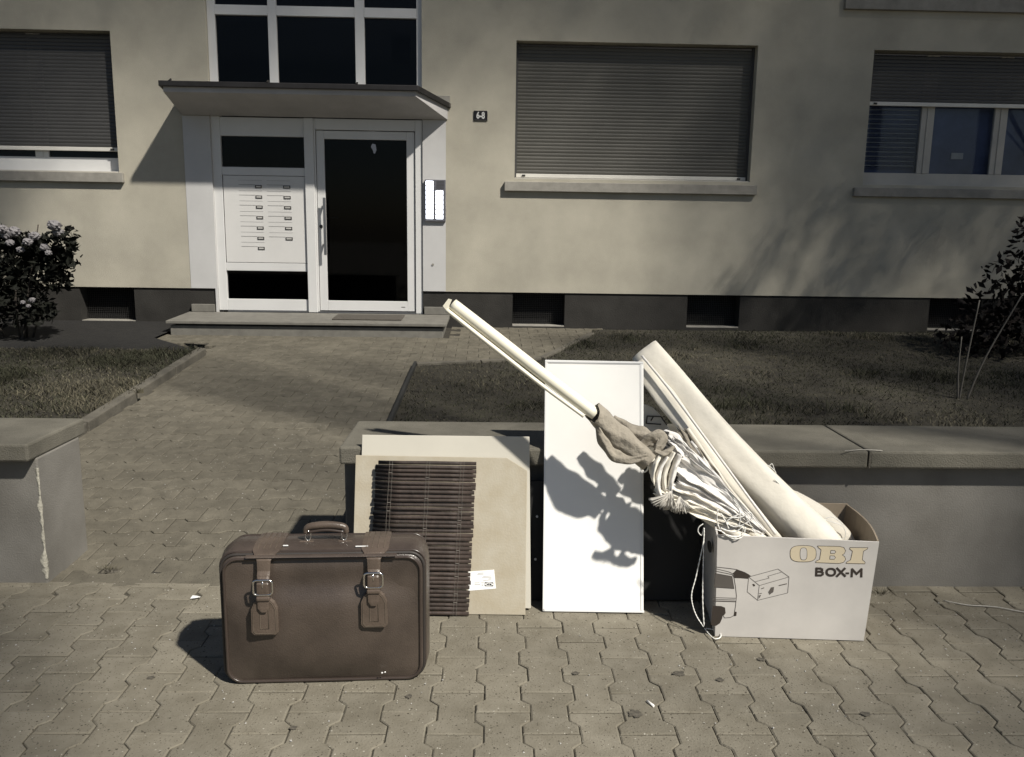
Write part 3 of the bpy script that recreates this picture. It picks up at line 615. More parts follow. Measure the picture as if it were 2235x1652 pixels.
# bamboo blind lying against the fibreboard
Y1 = 2.943; A1 = math.radians(17.0); bb = board_at(Y1, A1); zl = lambda p: loc2(bb(*p), Y1, A1)
bl = lean('bamboo_blind', 'dark brown bamboo slat blind hanging over the tan board', 'blind', (0, Y1, .004), 0, A1)
(xl0, zt0), (xr0, _), (xl1, zb0), (xr1, _) = zl((822,1006)), zl((1040,1008)), zl((803,1342)), zl((1023,1344))
NS = 36; r_ = random.Random(11); sl_ms = []
for q in range(3):
    b = MB(); rg = []
    for i in range(5):
        x = -.5+i/4; rg.append([(x, .0052*math.cos(a)*(1+r_.uniform(-.1,.1))*1.0-.006, .0088*math.sin(a)*(1+r_.uniform(-.06,.06))) for a in [2*math.pi*s/8 for s in range(8)]])
    b.loft(rg, True, True, True); m_ = b.mesh('bamboo_slat'); m_.materials.append(M['bamboo']); sl_ms.append(m_)
pitch = (zt0-zb0)/NS
for i in range(NS):
    t = (i+.5)/NS; xl, xr = lerp(xl0,xl1,t), lerp(xr0,xr1,t); z = lerp(zt0-zb0, 0, t); e0, e1 = r_.uniform(-.003,.003), r_.uniform(-.003,.002)
    if i == 0: e0 = .008
    o = obj('bamboo_slat', r_.choice(sl_ms), None, bl); o.location = ((xl+xr+e0+e1)/2, r_.uniform(-.002,.0), z+r_.uniform(-.0012,.0012)); o.scale = (xr-xl+e1-e0, 1, pitch/.0195*r_.uniform(.93,1.02)); o.rotation_euler = (0, r_.gauss(0,.004), 0)
for fx in (.15, .52, .86):
    for dx in (-.006, .006):
        pts = [(lerp(lerp(xl0,xr0,fx), lerp(xl1,xr1,fx), i/NS)+dx+r_.uniform(-.001,.001), -.0125-(.0015 if i % 2 else 0), lerp(zt0-zb0, 0, i/NS)) for i in range(NS+1)]
        k = MB(); k.tube(pts, .0007, 4, False); k.build('blind_cord', M['cord'], bl)
    for i in r_.sample(range(NS), 9):
        z = lerp(zt0-zb0, 0, i/NS); x = lerp(lerp(xl0,xr0,fx), lerp(xl1,xr1,fx), i/NS); k = MB(); k.box(x-.007,-.0145,z-.001,x+.007,-.0115,z+.001); k.build('cord_knot', M['cord'], bl)

# white cabinet door
dq = [(1184,1338),(1404,1340),(1404,793),(1189,789)]
dt, q_, _b = leaning('cabinet_door', 'glossy white cabinet door leaning upright against the wall', 'cabinet door', 2.985, math.radians(16.6), dq, .018, 'lacquer', .002)
x0, x1 = min(p[0] for p in q_), max(p[0] for p in q_); zt = max(p[1] for p in q_)
for (a, c, d, e) in ((x0+.001,x0+.008,.001,zt-.008),(x1-.014,x1-.0075,.010,zt-.012),(x0+.001,x1-.001,.001,.009),(x0+.001,x1-.001,zt-.0095,zt-.002)):
    k = MB(); k.box(a,-.0022,d,c,-.0005,e); k.build('edge_band', M['lacq_edge'], dt)
k = MB(); k.box(x0+.012,-.0012,zt-.0145,x1-.010,-.0003,zt-.0118); k.build('edge_groove', M['greyink'], dt)
# white piece behind the cabinet door
wb = thing('white_panel', 'white rounded panel edge peeking out right of the cabinet door', 'panel', at(1440,960,3.33))
org = at(1440,960,3.33); k = MB(); k.prism([at(*p,3.33)-org for p in ((1380,880),(1410,884),(1424,890),(1438,903),(1452,925),(1470,950),(1480,985),(1380,985))], Vector((0,.012,0))); k.build('panel_edge', M['lacquer'], wb, .003)
for (pa, pb) in (((1411,908),(1442,909)),((1411,924),(1442,926)),((1412,908),(1410,925)),((1442,909),(1455,928)),((1426,908),(1420,918))):
    k = MB(); k.tube([at(*pa,3.322)-org, at(*pb,3.322)-org], .0028, 6); k.build('metal_clip', M['plate_dark'], wb)

# ------------------------------------------------------------------ cardboard box
BX = Vector((.757, 2.8105, 0)); BA = math.radians(-1.95); BW, BH, BD = .538, .388, .40
bx = thing('cardboard_box', 'white faced open moving box with printed van, standing before the wall', 'box', BX, BA)
fl = lambda t, h: (lerp(0,-.016,h)+0, lerp(0,.018,h))
def panel(name, corners, off, mt_out, mt_in):
    k = MB(); k.prism([Vector(c) for c in corners], Vector(off)); return k.build(name, mt_out, bx, .001)
# corner posts of the box: bottom (x,y), top (x,y)
b0, b1, b2, b3 = (0,0), (BW,0), (BW+.01,BD-.02), (.015,BD-.02)
t0, t1, t2, t3 = (-.014,.001), (BW+.021,0), (BW+.055,BD+.01), (.005,BD)
front = panel('front_panel', [(b0[0],0,.002),(b1[0],0,.002),(t1[0],0,BH-.006),(t0[0],0,BH+.004)], (0,.006,0), M['card'], None)
panel('back_panel', [(b3[0],b3[1],.002),(b2[0],b2[1],.002),(t2[0],t2[1],BH),(t3[0],t3[1],BH)], (0,-.006,0), M['card_in'], None)
def bowed(name, pb, qb, pt_, qt, bow, out):
    k = MB(); n = 8; rings = []
    for i in range(n+1):
        t = i/n; s = math.sin(math.pi*t)*bow; a = Vector((lerp(pb[0],qb[0],t)+s*.3, lerp(pb[1],qb[1],t), .002)); b = Vector((lerp(pt_[0],qt[0],t)+s, lerp(pt_[1],qt[1],t), BH-.003)); mid = (a+b)/2+Vector((s*.5,0,0))
        th = Vector((-.006*out,0,0)); rings.append([a, mid, b, b+th, mid+th, a+th])
    k.loft(rings, True, True, False); return k.build(name, M['card'] if out < 0 else M['card_in'], bx)
lsd = bowed('side_panel', (b0[0],.0065), (b3[0],b3[1]-.0065), (t0[0],.0075), (t3[0],t3[1]-.0065), .012, -1)
bowed('side_panel', (b1[0],.0065), (b2[0],b2[1]-.0065), (t1[0],.0065), (t2[0],t2[1]-.0065), .022, 1)
k = MB(); k.box(.01,.008,.003,BW-.002,BD-.03,.009); k.build('bottom_panel', M['card_in'], bx)
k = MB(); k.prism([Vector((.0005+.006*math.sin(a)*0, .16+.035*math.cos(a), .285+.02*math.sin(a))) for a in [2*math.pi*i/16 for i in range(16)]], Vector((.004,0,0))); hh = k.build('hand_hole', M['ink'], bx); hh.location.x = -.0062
# prints: image of the front face, given in source pixels of the face
exb = Vector((math.cos(BA), math.sin(BA), 0)); enb = Vector((-math.sin(BA), math.cos(BA), 0))
def fp(sx, sy): p = hitp(sx*S_, sy*S_, BX, enb); q = p-BX; return q.dot(exb), q.z
def z8(x, y): return fp(1930+x*.2282, 1600+y*.2282)
def z7(x, y): return fp(1900+x*.36314, 1400+y*.36314)
def fill(name, pts, mt, d=-.0006): k = MB(); k.prism([Vector((a,d,b)) for a, b in pts], Vector((0,.0003,0))); return k.build(name, M[mt], front)
def stroke(name, pts, w_, mt='print', d=-.0009, closed=False):
    P = [Vector((a,0,b)) for a, b in pts]; P = P+[P[0]] if closed else P; k = MB()
    for a, b in zip(P, P[1:]):
        t = (b-a); 
        if t.length < 1e-6: continue
        t.normalize(); n_ = Vector((-t.z,0,t.x))*w_/2; e = t*w_*.35
        k.prism([a-e-n_+Vector((0,d,0)), b+e-n_+Vector((0,d,0)), b+e+n_+Vector((0,d,0)), a-e+n_+Vector((0,d,0))], Vector((0,.00025,0))); d += 1e-5
    return k.build(name, M[mt], front)
# OBI letters, heavy slab shapes
def sup(cx, cy, rx, ry, p, n=28): return [(cx+rx*math.copysign(abs(math.cos(a))**(2/p), math.cos(a)), cy+ry*math.copysign(abs(math.sin(a))**(2/p), math.sin(a))) for a in [2*math.pi*i/n for i in range(n)]]
O_out = [z7(x, y) for x, y in sup(1247,612,105,66,3.0)]; O_in = [z7(x, y) for x, y in sup(1250,613,28,49,3.0)]
B_out = [z7(x, y) for x, y in ((1363,549),(1540,553),(1575,562),(1590,588),(1578,612),(1562,622),(1582,636),(1590,658),(1572,682),(1535,691),(1347,683),(1352,671),(1380,658),(1392,580),(1368,562))]
B_i1 = [z7(x, y) for x, y in ((1470,585),(1500,585),(1510,597),(1500,610),(1467,609))]; B_i2 = [z7(x, y) for x, y in ((1464,628),(1497,629),(1508,642),(1497,657),(1461,655))]
I_out = [z7(x, y) for x, y in ((1625,562),(1770,563),(1764,575),(1733,592),(1724,660),(1747,680),(1745,693),(1593,690),(1596,680),(1630,661),(1645,592),(1622,574))]
for nm, o_, ins_ in (('letter_o', O_out, [O_in]), ('letter_b', B_out, [B_i1, B_i2]), ('letter_i', I_out, [])):
    fill(nm, o_, 'logo'); stroke(nm+'_outline', o_, .0016, closed=True)
    for q in ins_: fill(nm+'_counter', q, 'card', -.0009); stroke(nm+'_outline', q, .0014, d=-.0012, closed=True)
Z7 = lambda *q: [z7(x, y) for x, y in q]; SWD = .0083
stroke('letter_b', Z7((1352,787),(1354,731),(1385,732),(1399,738),(1400,748),(1388,757),(1356,757),(1392,758),(1405,766),(1404,779),(1390,787),(1352,787)), SWD)
stroke('letter_o', Z7(*sup(1470,761,34,27,2.2,20)), SWD, closed=True); stroke('letter_x', Z7((1520,730),(1585,793)), SWD); stroke('letter_x', Z7((1582,731),(1520,792)), SWD, d=-.0016)
stroke('hyphen', Z7((1594,770),(1612,770)), .007); stroke('letter_m', Z7((1638,796),(1642,737),(1678,775),(1717,737),(1716,797)), SWD)
# printed van
fill('van_window', [z8(x, y) for x, y in ((725,350),(940,388),(965,545),(715,528))], 'print2'); stroke('van_outline', [z8(x, y) for x, y in ((725,350),(940,388),(965,545),(715,528))], .0014, closed=True)
stroke('van_outline', [z8(x, y) for x, y in ((735,268),(900,285),(1000,300),(1110,340),(1180,385))], .0017); stroke('van_outline', [z8(x, y) for x, y in ((728,290),(820,310),(900,330),(955,355))], .0014); stroke('van_outline', [z8(x, y) for x, y in ((728,320),(850,345),(945,365),(965,400),(985,520),(997,640),(985,770),(965,890),(920,915),(845,922),(820,885))], .0018)
fill('van_side_window', [z8(x, y) for x, y in ((950,350),(1000,300),(1080,325),(1150,360),(1185,388),(1150,400),(1145,420),(1050,412),(975,410))], 'print')
stroke('van_stripe', [z8(x, y) for x, y in ((700,660),(985,668))], .0016); stroke('van_stripe', [z8(x, y) for x, y in ((698,704),(982,712))], .003); stroke('van_stripe', [z8(x, y) for x, y in ((700,684),(975,690))], .0022, 'print2')
fill('van_wheel', [z8(x, y) for x, y in ((690,765),(800,770),(850,790),(858,860),(835,890),(820,885),(812,930),(785,990),(740,1020),(690,1030),(668,1000))], 'print'); fill('van_bumper', [z8(x, y) for x, y in ((975,840),(1000,845),(995,895),(965,900))], 'print')
# printed little carton
P8 = lambda *q: [z8(x, y) for x, y in q]
stroke('carton_outline', P8((1155,395),(1530,293),(1672,395),(1290,505)), .0011, closed=True); stroke('carton_outline', P8((1155,395),(1135,585),(1268,695),(1290,505)), .0011); stroke('carton_outline', P8((1268,695),(1655,600),(1672,395)), .0011); stroke('carton_outline', P8((1240,455),(1415,410),(1400,385),(1572,335)), .0011)
fill('carton_handle', P8((1200,488),(1225,485),(1238,510),(1215,518)), 'print'); fill('carton_print', P8((1405,590),(1440,530),(1480,525),(1470,590),(1420,625)), 'print2'); stroke('carton_print', P8((1545,505),(1640,483)), .003, 'print2'); stroke('carton_print', P8((1290,610),(1320,605)), .002, 'print2'); stroke('carton_print', P8((1320,545),(1350,535)), .0028, 'print2'); stroke('carton_print', P8((1285,640),(1305,632),(1285,665)), .003, 'print2')

# ------------------------------------------------------------------ rolls and cloth sticking out of the box
def cloth(pts, ab, n=24, seed=0, wr=.0, folds=0, fold_amp=0, twist=0, side=Vector((0,-1,0)), thick=0, steps=10, wl=1.0):
    """loft an elliptic, wrinkled cross-section along pts; ab = list of (across, deep) half sizes"""
    r = random.Random(seed); path = smooth_path(pts, steps); K = len(path); ph = [r.uniform(0,6.28) for _ in range(8)]; rings = []
    for k, p in enumerate(path):
        t = (path[min(k+1,K-1)]-path[max(k-1,0)]).normalized(); dp = (side - t*side.dot(t)).normalized(); ac = t.cross(dp).normalized(); u = k/(K-1)
        a = interp([q[0] for q in ab], u); b = interp([q[1] for q in ab], u); ring = []
        for i in range(n):
            an = 2*math.pi*i/n + twist*u
            f = 1 + wr*(math.sin(3*an+ph[0]+5*u*wl)*.5+math.sin(5*an+ph[1]-9*u*wl)*.35+math.sin(2*an+ph[2]+17*u*wl)*.4) + fold_amp*math.cos(folds*an+ph[3])*(1-.3*u)
            c, s = math.cos(2*math.pi*i/n), math.sin(2*math.pi*i/n); ring.append(p + ac*(a*c*f) + dp*(b*s*f))
        rings.append(ring)
    return rings
def cloth_part(name, mt, parent, org, px, ab, **kw):
    cap = kw.pop('cap', True); pts = [at(x, y, Y)-org for x, y, Y in px]; b = MB(); b.loft(cloth(pts, ab, **kw), True, cap, True); return b.build(name, M[mt], parent)
# big canvas roll
o1 = at(1770,1165,3.01)
rl = thing('canvas_roll', 'thick cream canvas roll leaning out of the box towards the house', 'roll', o1)
cloth_part('rolled_canvas', 'canvas', rl, o1, [(1406,764,3.40),(1500,878,3.26),(1600,1000,3.105),(1700,1100,3.03),(1778,1175,2.985),(1850,1250,2.95)], [(.062,.028),(.070,.042),(.078,.050),(.080,.056),(.074,.054),(.062,.05)], wr=.06, folds=5, fold_amp=.045, seed=2, n=44)
cloth_part('loose_flap', 'canvas', rl, o1, [(1390,792,3.36),(1450,866,3.25),(1545,992,3.07),(1640,1108,2.99),(1700,1178,2.945)], [(.034,.008),(.042,.010),(.026,.010),(.018,.010),(.014,.009)], wr=.12, seed=4, n=26)
cloth_part('hem_rib', 'canvas2', rl, o1, [(1401,777,3.335),(1462,852,3.22),(1560,985,3.035),(1650,1108,2.955),(1692,1166,2.93)], [(.005,.005)]*3, wr=0, n=10)
o2 = at(1800,1160,3.07)
r2 = thing('short_roll', 'short cream roll tied with string at the back of the box', 'roll', o2)
cloth_part('rolled_cloth', 'canvas', r2, o2, [(1680,1062,3.12),(1725,1092,3.115),(1790,1140,3.09),(1822,1168,3.06),(1850,1210,3.05)], [(.012,.012),(.044,.040),(.056,.05),(.054,.05),(.05,.045)], wr=.07, seed=9)
k = MB(); k.tube(smooth_path([at(x, y, 3.005)-o2 for x, y in ((1690,1046),(1740,1095),(1790,1130),(1838,1148),(1842,1175),(1815,1168),(1795,1140),(1815,1128),(1840,1145))], 6), .0016, 5); k.build('string', M['white_cord'], r2)
k = MB(); k.tube(smooth_path([at(x, y, 3.06)-o2 for x, y in ((1668,1013),(1680,1018),(1692,1030),(1690,1038),(1676,1024),(1684,1012),(1690,1026))], 6), .0016, 5); k.build('string', M['white_cord'], r2)

# long thin roller blind
o3 = at(1285,895,3.05)
rb = thing('long_blind_roll', 'long thin cream roller blind pointing up from the cloth bundle', 'roll', o3)
cloth_part('rolled_blind', 'cream', rb, o3, [(988,664,3.12),(1080,735,3.08),(1190,821,3.03),(1300,905,2.98)], [(.0225,.021)]*4, n=20, cap=True)
cloth_part('blind_edge', 'cream', rb, o3, [(974,676,3.11),(1080,760,3.07),(1190,846,3.02),(1274,908,2.98)], [(.0085,.013),(.010,.013),(.0085,.012),(.008,.011)], n=12, wr=.04, seed=3)
k = MB(); k.prism([at(*p,3.11)-o3 for p in ((966,668),(978,652),(986,654),(980,668),(985,690))], Vector((0,.004,0))); k.build('torn_edge', M['cream'], rb)

# cloth bundle
o4 = at(1420,1010,2.950)
cb = thing('cloth_bundle', 'bundle of folded beige and white fabric blinds tied with cord in the box', 'fabric', o4)
lt_p = [at(x, y, Y)-o4 for x, y, Y in [(1294,897,2.985),(1318,922,2.980),(1345,948,2.975),(1375,972,2.965),(1418,1008,2.950)]]; lt_r = cloth(lt_p, [(.037,.036),(.038,.034),(.041,.035),(.040,.034),(.034,.030)], n=36, wr=.13, seed=12); ax_ = (lt_p[1]-lt_p[0]).normalized()
for q in range(5): lt_r[q] = [p_+ax_*(.036*max(0, math.sin(2*math.pi*n_/36+.5))*(1-q/5) - .006*(1-q/5)) for n_, p_ in enumerate(lt_r[q])]
k = MB(); k.loft(lt_r, True, False, True); lt_o = k.build('linen_tube', M['beige'], cb); md = lt_o.modifiers.new('thickness', 'SOLIDIFY'); md.thickness = .002
cloth_part('linen_drape', 'beige', cb, o4, [(1303,928,2.970),(1318,962,2.960),(1338,992,2.950),(1368,1003,2.940),(1412,996,2.935)], [(.010,.014),(.020,.022),(.022,.018),(.017,.014),(.010,.012)], wr=.30, seed=13, n=26)
cloth_part('linen_tube', 'beige', cb, o4, [(1338,911,3.050),(1368,934,3.030),(1402,952,3.010),(1446,972,2.980)], [(.012,.012),(.024,.020),(.030,.020),(.018,.016)], wr=.26, seed=14, n=26)
cloth_part('linen_fold', 'beige', cb, o4, [(1398,972,2.990),(1425,955,2.980),(1444,958,2.970),(1432,985,2.960)], [(.012,.008),(.026,.010),(.024,.010),(.010,.008)], wr=.30, seed=15)
sheets = [
 ('folded_sheet', 'canvas', [(1412,1004,3.0),(1432,1022,2.985),(1450,1046,2.975),(1466,1070,2.97)], [(.014,.014),(.026,.02),(.026,.02),(.012,.012)], 26, .34),
 ('folded_sheet', 'canvas2', [(1446,948,3.03),(1462,952,3.02),(1480,968,3.01),(1500,995,3.0)], [(.014,.016),(.022,.02),(.024,.02),(.02,.014)], 27, .2),
 ('thin_stick', 'canvas', [(1500,935,3.06),(1580,1050,3.01),(1645,1130,2.96),(1690,1180,2.93)], [(.007,.006),(.007,.006),(.006,.006),(.006,.006)], 28, .0),
 ('thin_stick', 'canvas2', [(1508,962,3.04),(1578,1062,2.99),(1632,1132,2.95),(1670,1178,2.925)], [(.006,.005)]*4, 29, .0),
]
def fan(name, mt, px, hw, amp, pleats, seed, lean=0.0, nv=60, nu=26):
    r = random.Random(seed); P = smooth_path([at(x, y, Y)-o4 for x, y, Y in px], 8); side = Vector((0,-1,0)); b = MB(); V = []; ph = [r.uniform(-.5,.5) for _ in range(40)]; ends = [r.uniform(-.012,.012) for _ in range(nv+1)]
    for i in range(nu+1):
        u = i/nu; p = interp(P, u); q = interp(P, min(1, u+.04))-interp(P, max(0, u-.04)); t = q.normalized(); dp = (side-t*side.dot(t)).normalized(); ac = t.cross(dp).normalized(); w_ = interp(hw, u); a = interp(amp, u)
        for j in range(nv+1):
            v = j/nv*2-1; c = (v+.22*math.sin(4.3*v+seed)+1)/2*pleats; f = abs((c+.18*math.sin(3*u+ph[int(c) % 40]*4)) % 1 - .5)*2; f = f**.8
            V.append(p + ac*(w_*v*(1+.06*math.sin(7*u+v*3+seed))) + dp*(a*f*(1+.5*ph[int(c) % 40]) + lean*v*w_) + t*(-ends[j]*(1-u)**3 - .02*math.sin(c*2.2)*(1-u)**2) + dp*(.004*math.sin(11*u+5*v+seed) + .020*(1-u)**1.3*noise.noise(Vector((u*9,v*4,seed))) + .006*noise.noise(Vector((u*16,v*9,seed+5)))) + ac*.014*(1-u)**1.3*noise.noise(Vector((u*7,v*3,seed+9))))
    b.add(V, [(i*(nv+1)+j, i*(nv+1)+j+1, (i+1)*(nv+1)+j+1, (i+1)*(nv+1)+j) for i in range(nu) for j in range(nv)], True)
    o = b.build(name, M[mt], cb); md = o.modifiers.new('thickness', 'SOLIDIFY'); md.thickness = .0022; return o
fan('pleated_cloth', 'canvas2', [(1476,1034,2.955),(1545,1074,2.945),(1605,1116,2.93),(1664,1160,2.915)], [.082,.064,.036,.012], [.036,.030,.018,.006], 3.3, 31)
fan('pleated_cloth', 'canvas2', [(1464,966,3.0),(1520,1018,2.99),(1590,1092,2.965),(1668,1164,2.94)], [.034,.036,.028,.012], [.026,.022,.014,.006], 1.8, 32)
fan('linen_sheet', 'beige', [(1480,945,3.06),(1522,1005,3.03),(1582,1082,2.99),(1680,1174,2.95)], [.034,.036,.030,.012], [.012,.014,.010,.004], 2, 33, .1)
fan('pleated_cloth', 'canvas', [(1440,1072,2.945),(1500,1094,2.935),(1565,1124,2.92),(1640,1156,2.905)], [.034,.034,.026,.012], [.030,.026,.016,.006], 1.7, 34)
for nm, mt, px, ab, sd, wr in sheets: cloth_part(nm, mt, cb, o4, px, ab, wr=wr, seed=sd, n=28)
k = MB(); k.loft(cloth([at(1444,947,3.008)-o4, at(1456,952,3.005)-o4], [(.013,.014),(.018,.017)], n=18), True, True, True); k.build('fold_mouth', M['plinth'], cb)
for i, (mt, px, ab) in enumerate((                                   # folded layer ends at the mouth of the bundle
 ('canvas2', [(1484,992,2.945),(1472,1018,2.938),(1463,1050,2.934),(1462,1082,2.934)], [(.008,.022),(.011,.026),(.010,.024),(.005,.016)]),
 ('canvas', [(1470,986,2.942),(1456,1012,2.934),(1448,1042,2.930),(1450,1072,2.930)], [(.006,.018),(.010,.024),(.009,.022),(.005,.014)]),
 ('canvas2', [(1456,996,2.938),(1442,1020,2.930),(1434,1048,2.926),(1440,1080,2.926),(1456,1092,2.926)], [(.004,.014),(.008,.020),(.009,.022),(.009,.02),(.004,.012)]),
 ('canvas', [(1440,992,2.94),(1430,1012,2.93),(1424,1036,2.926),(1428,1058,2.926)], [(.005,.012),(.009,.018),(.008,.018),(.004,.012)]),
 ('beige', [(1428,984,2.95),(1446,990,2.94),(1458,984,2.94),(1470,974,2.95)], [(.006,.010),(.010,.016),(.009,.014),(.005,.010)]))):
    cloth_part('pleat', mt, cb, o4, px, ab, wr=.25, seed=40+i, n=18, steps=6)
for (px_, w_) in ((((1394,990),(1404,1005),(1414,1020),(1406,1030),(1398,1018),(1408,998),(1420,1008),(1424,1022)), .0026), (((1600,1090),(1612,1110),(1615,1135),(1606,1150),(1585,1140),(1600,1128),(1622,1118)), .0024), (((1590,1130),(1618,1128),(1636,1118),(1640,1130),(1622,1145),(1600,1150)), .0026)):
    k = MB(); k.tube(smooth_path([at(x, y, 2.90 if x > 1500 else 2.965)-o4 for x, y in px_], 6), w_, 6); k.build('binding_cord', M['white_cord'], cb)
k = MB(); k.tube(smooth_path([at(x, y, Y)-o4 for x, y, Y in ((1515,1020,3.0),(1560,1045,2.96),(1600,1085,2.93),(1640,1150,2.90),(1650,1172,2.895))], 6), .0015, 5); k.build('binding_cord', M['white_cord'], cb)
# scalloped ruffle of cloth in two lobes
for (rx, ry, a0_, a1_, rad, sd) in ((1462,1070,-2.75,-1.2,.078,1),(1482,1082,-2.2,-.75,.064,2)):
    root = at(rx, ry, 2.90)-o4; b = MB(); V = []; na, nr = 64, 10
    for q in range(nr+1):
        for i in range(na+1):
            a = lerp(a0_, a1_, i/na); rr2 = rad*q/nr*(1+.10*math.sin(i*.9+sd)+.08*noise.noise(Vector((i*.35,sd,0)))); wv = .014*(q/nr)*math.sin(i*1.25+2*math.sin(i*.21+sd)); V.append(root+Vector((math.cos(a)*rr2+.006*noise.noise(Vector((i*.3,q*.3,sd))), -.010-.02*math.sin(math.pi*q/nr*.8)+wv, math.sin(a)*rr2*.85)))
    b.add(V, [(q*(na+1)+i, q*(na+1)+i+1, (q+1)*(na+1)+i+1, (q+1)*(na+1)+i) for q in range(nr) for i in range(na)], True); o = b.build('ruffle', M['fringe'], cb); md = o.modifiers.new('thickness', 'SOLIDIFY'); md.thickness = .0015
k = MB(); k.prism([at(*p,2.965)-o4 for p in ((1463,1092),(1476,1100),(1474,1122),(1468,1112))], Vector((0,.003,0))); k.build('torn_strip', M['beige'], cb)
# two cream tubes at the box's left rim
o5 = at(1590,1140,2.93)
for i, (lab, px, rad) in enumerate((('lower cream tube resting on the left rim of the box', [(1508,1104,2.99),(1560,1138,2.95),(1612,1168,2.915),(1665,1200,2.89)], .022), ('upper cream tube between the box rim and the folded cloth', [(1560,1112,2.975),(1605,1140,2.945),(1640,1162,2.925),(1690,1196,2.90)], .019))):
    t = thing('cream_tube', lab, 'tube', o5, 0, 'tubes in the box'); cloth_part('tube_wall', 'canvas', t, o5, px, [(rad,rad)]*4, wr=.03, seed=60+i, n=18)
    cloth_part('tube_end', 'pale2', t, o5, [(px[0][0]-1, px[0][1]-1, px[0][2]), px[0]], [(rad*.8,rad*.8)]*2, n=16, steps=2)
# cords: twisted loops over the box front and the bead chain
o6 = at(1590,1165,2.82)
cd_ = thing('twisted_cord', 'tangled white twisted cord over the upper left rim of the box', 'cord', o6)
def twist(pts, r, n=6):
    P = smooth_path(pts, n); k = MB(); rr = [r*(1+.35*math.sin(i*1.9)) for i in range(len(P))]; k.tube(P, rr, 6); return k
for px in (((1566,1112),(1564,1130),(1568,1150),(1580,1164),(1604,1172),(1618,1165),(1620,1150),(1606,1160),(1588,1158),(1572,1152)), ((1560,1155),(1575,1160),(1590,1172),(1608,1176),(1622,1168),(1626,1150)), ((1572,1120),(1584,1140),(1590,1154))):
    twist([at(x, y, 2.80+ .004*(i % 3))-o6 for i, (x, y) in enumerate(px)], .0021).build('cord_loop', M['white_cord'], cd_)
o7 = at(1535,1200,2.86)
bc = thing('bead_chain', 'white bead chain hanging down the left side of the box to the ground', 'chain', o7)
chain = smooth_path([at(x, y, Y)-o7 for x, y, Y in ((1534,1143,2.90),(1525,1150,2.90),(1523,1160,2.90),(1531,1168,2.90),(1536,1152,2.90),(1535,1180,2.885),(1528,1215,2.87),(1518,1260,2.86),(1509,1295,2.85),(1511,1320,2.84),(1520,1345,2.83),(1535,1368,2.81))], 8)
ch2 = smooth_path([at(x, y, Y)-o7 for x, y, Y in ((1536,1160,2.90),(1534,1240,2.86),(1533,1310,2.83),(1536,1366,2.81))], 10)
gl = [Vector((p.x, p.y, .012))-o7 for p in [hitp(x, y, (0,0,.012), (0,0,1)) for x, y in ((1537,1371),(1548,1385),(1560,1394),(1572,1390),(1570,1380),(1556,1374),(1540,1371))]]
ch3 = smooth_path(gl, 8)
for P in (chain, ch2, ch3):
    k = MB(); k.tube(P, [.0013+(.0012 if i % 2 else 0) for i in range(len(P))], 6); k.build('chain_strand', M['white_cord'], bc)

# ------------------------------------------------------------------ plants
def leaf_cloud(r, blobs, n, size, keep=None):
    b = MB(); wts = [(q[1][0]*q[1][1]*q[1][2])**.8 for q in blobs]
    for _ in range(n):
        c, rad = r.choices(blobs, wts)[0]; d = Vector((r.gauss(0,1), r.gauss(0,1), r.gauss(0,1))).normalized(); p = Vector(c)+Vector((d.x*rad[0], d.y*rad[1], d.z*rad[2]))*(r.random()**.45)
        s = size*r.uniform(.6,1.3); nrm = Vector((r.gauss(0,1), r.gauss(0,1), r.gauss(.6,1))).normalized(); t = nrm.orthogonal().normalized(); t = (Matrix.Rotation(r.uniform(0,6.28),3,nrm) @ t); s2 = nrm.cross(t)
        b.add([p-t*s, p-t*s*.1+s2*s*.45-nrm*s*.1, p+t*s*.9, p-t*s*.1-s2*s*.45-nrm*s*.1], [(0,1,2),(0,2,3)])
    return b
def rose(r, p, s, mt, parent):
    k = MB(); rings = []; ph = r.uniform(0,6)
    for a in range(7):
        t = math.pi*(.06+.88*a/6); rings.append([p+Vector((math.cos(b)*math.sin(t), math.sin(b)*math.sin(t), .8*math.cos(t)))*s*(1+.22*math.sin(5*b+ph+a*2.1)*math.sin(t)+r.uniform(-.1,.1)) for b in [2*math.pi*q/12 for q in range(12)]])
    k.loft(rings, True, True, False); return k.build('rose_bloom', M[mt], parent)
rr_ = random.Random(21)
bb0 = Vector((-5.1, 8.35, gz(8.35)+.03)); rbush = thing('rose_bush', 'dark rose bush with white blooms below the left window', 'rose bush', bb0)
blobs = [((-.9,0,.95),(.75,.5,.35)),((-.2,0,.8),(.55,.45,.35)),((.25,-.05,.72),(.38,.35,.3)),((-.6,0,.45),(.8,.5,.4)),((0,0,.42),(.45,.4,.3)),((.42,0,.86),(.28,.22,.16)),((-1.6,0,.8),(.7,.5,.5)),((.55,-.05,.62),(.16,.14,.16))]
RP = [(118,492,.062),(128,508,.05),(30,505,.06),(14,512,.05),(60,528,.045),(98,540,.045),(75,515,.05),(45,545,.035),(106,552,.03),(22,530,.04),(5,500,.05),(50,660,.025),(70,655,.03),(62,668,.022)]
RP = [(at(a_, b_, 8.02+rr_.uniform(0,.1))-bb0, c_) for a_, b_, c_ in RP]
blobs += [(tuple(p_+Vector((0,.15,-.10))), (.16,.14,.12)) for p_, c_ in RP]+[((.6,-.05,.80),(.20,.14,.10)),((.5,-.05,.7),(.22,.2,.2))]
leaf_cloud(rr_, blobs, 7000, .046).build('foliage', M['leaf'], rbush)
for i in range(9):
    a = rr_.uniform(-1,.6); k = MB(); k.tube(smooth_path([(a*.25,rr_.uniform(-.1,.1),-.03),(a*.6,rr_.uniform(-.15,.15),.4),(a*.95,rr_.uniform(-.2,.2),rr_.uniform(.8,1.15))], 4), [.012]*5+[.006]*4, 6); k.build('cane', M['bark'], rbush)
for p_, c_ in RP: rose(rr_, p_, c_, 'rose', rbush)
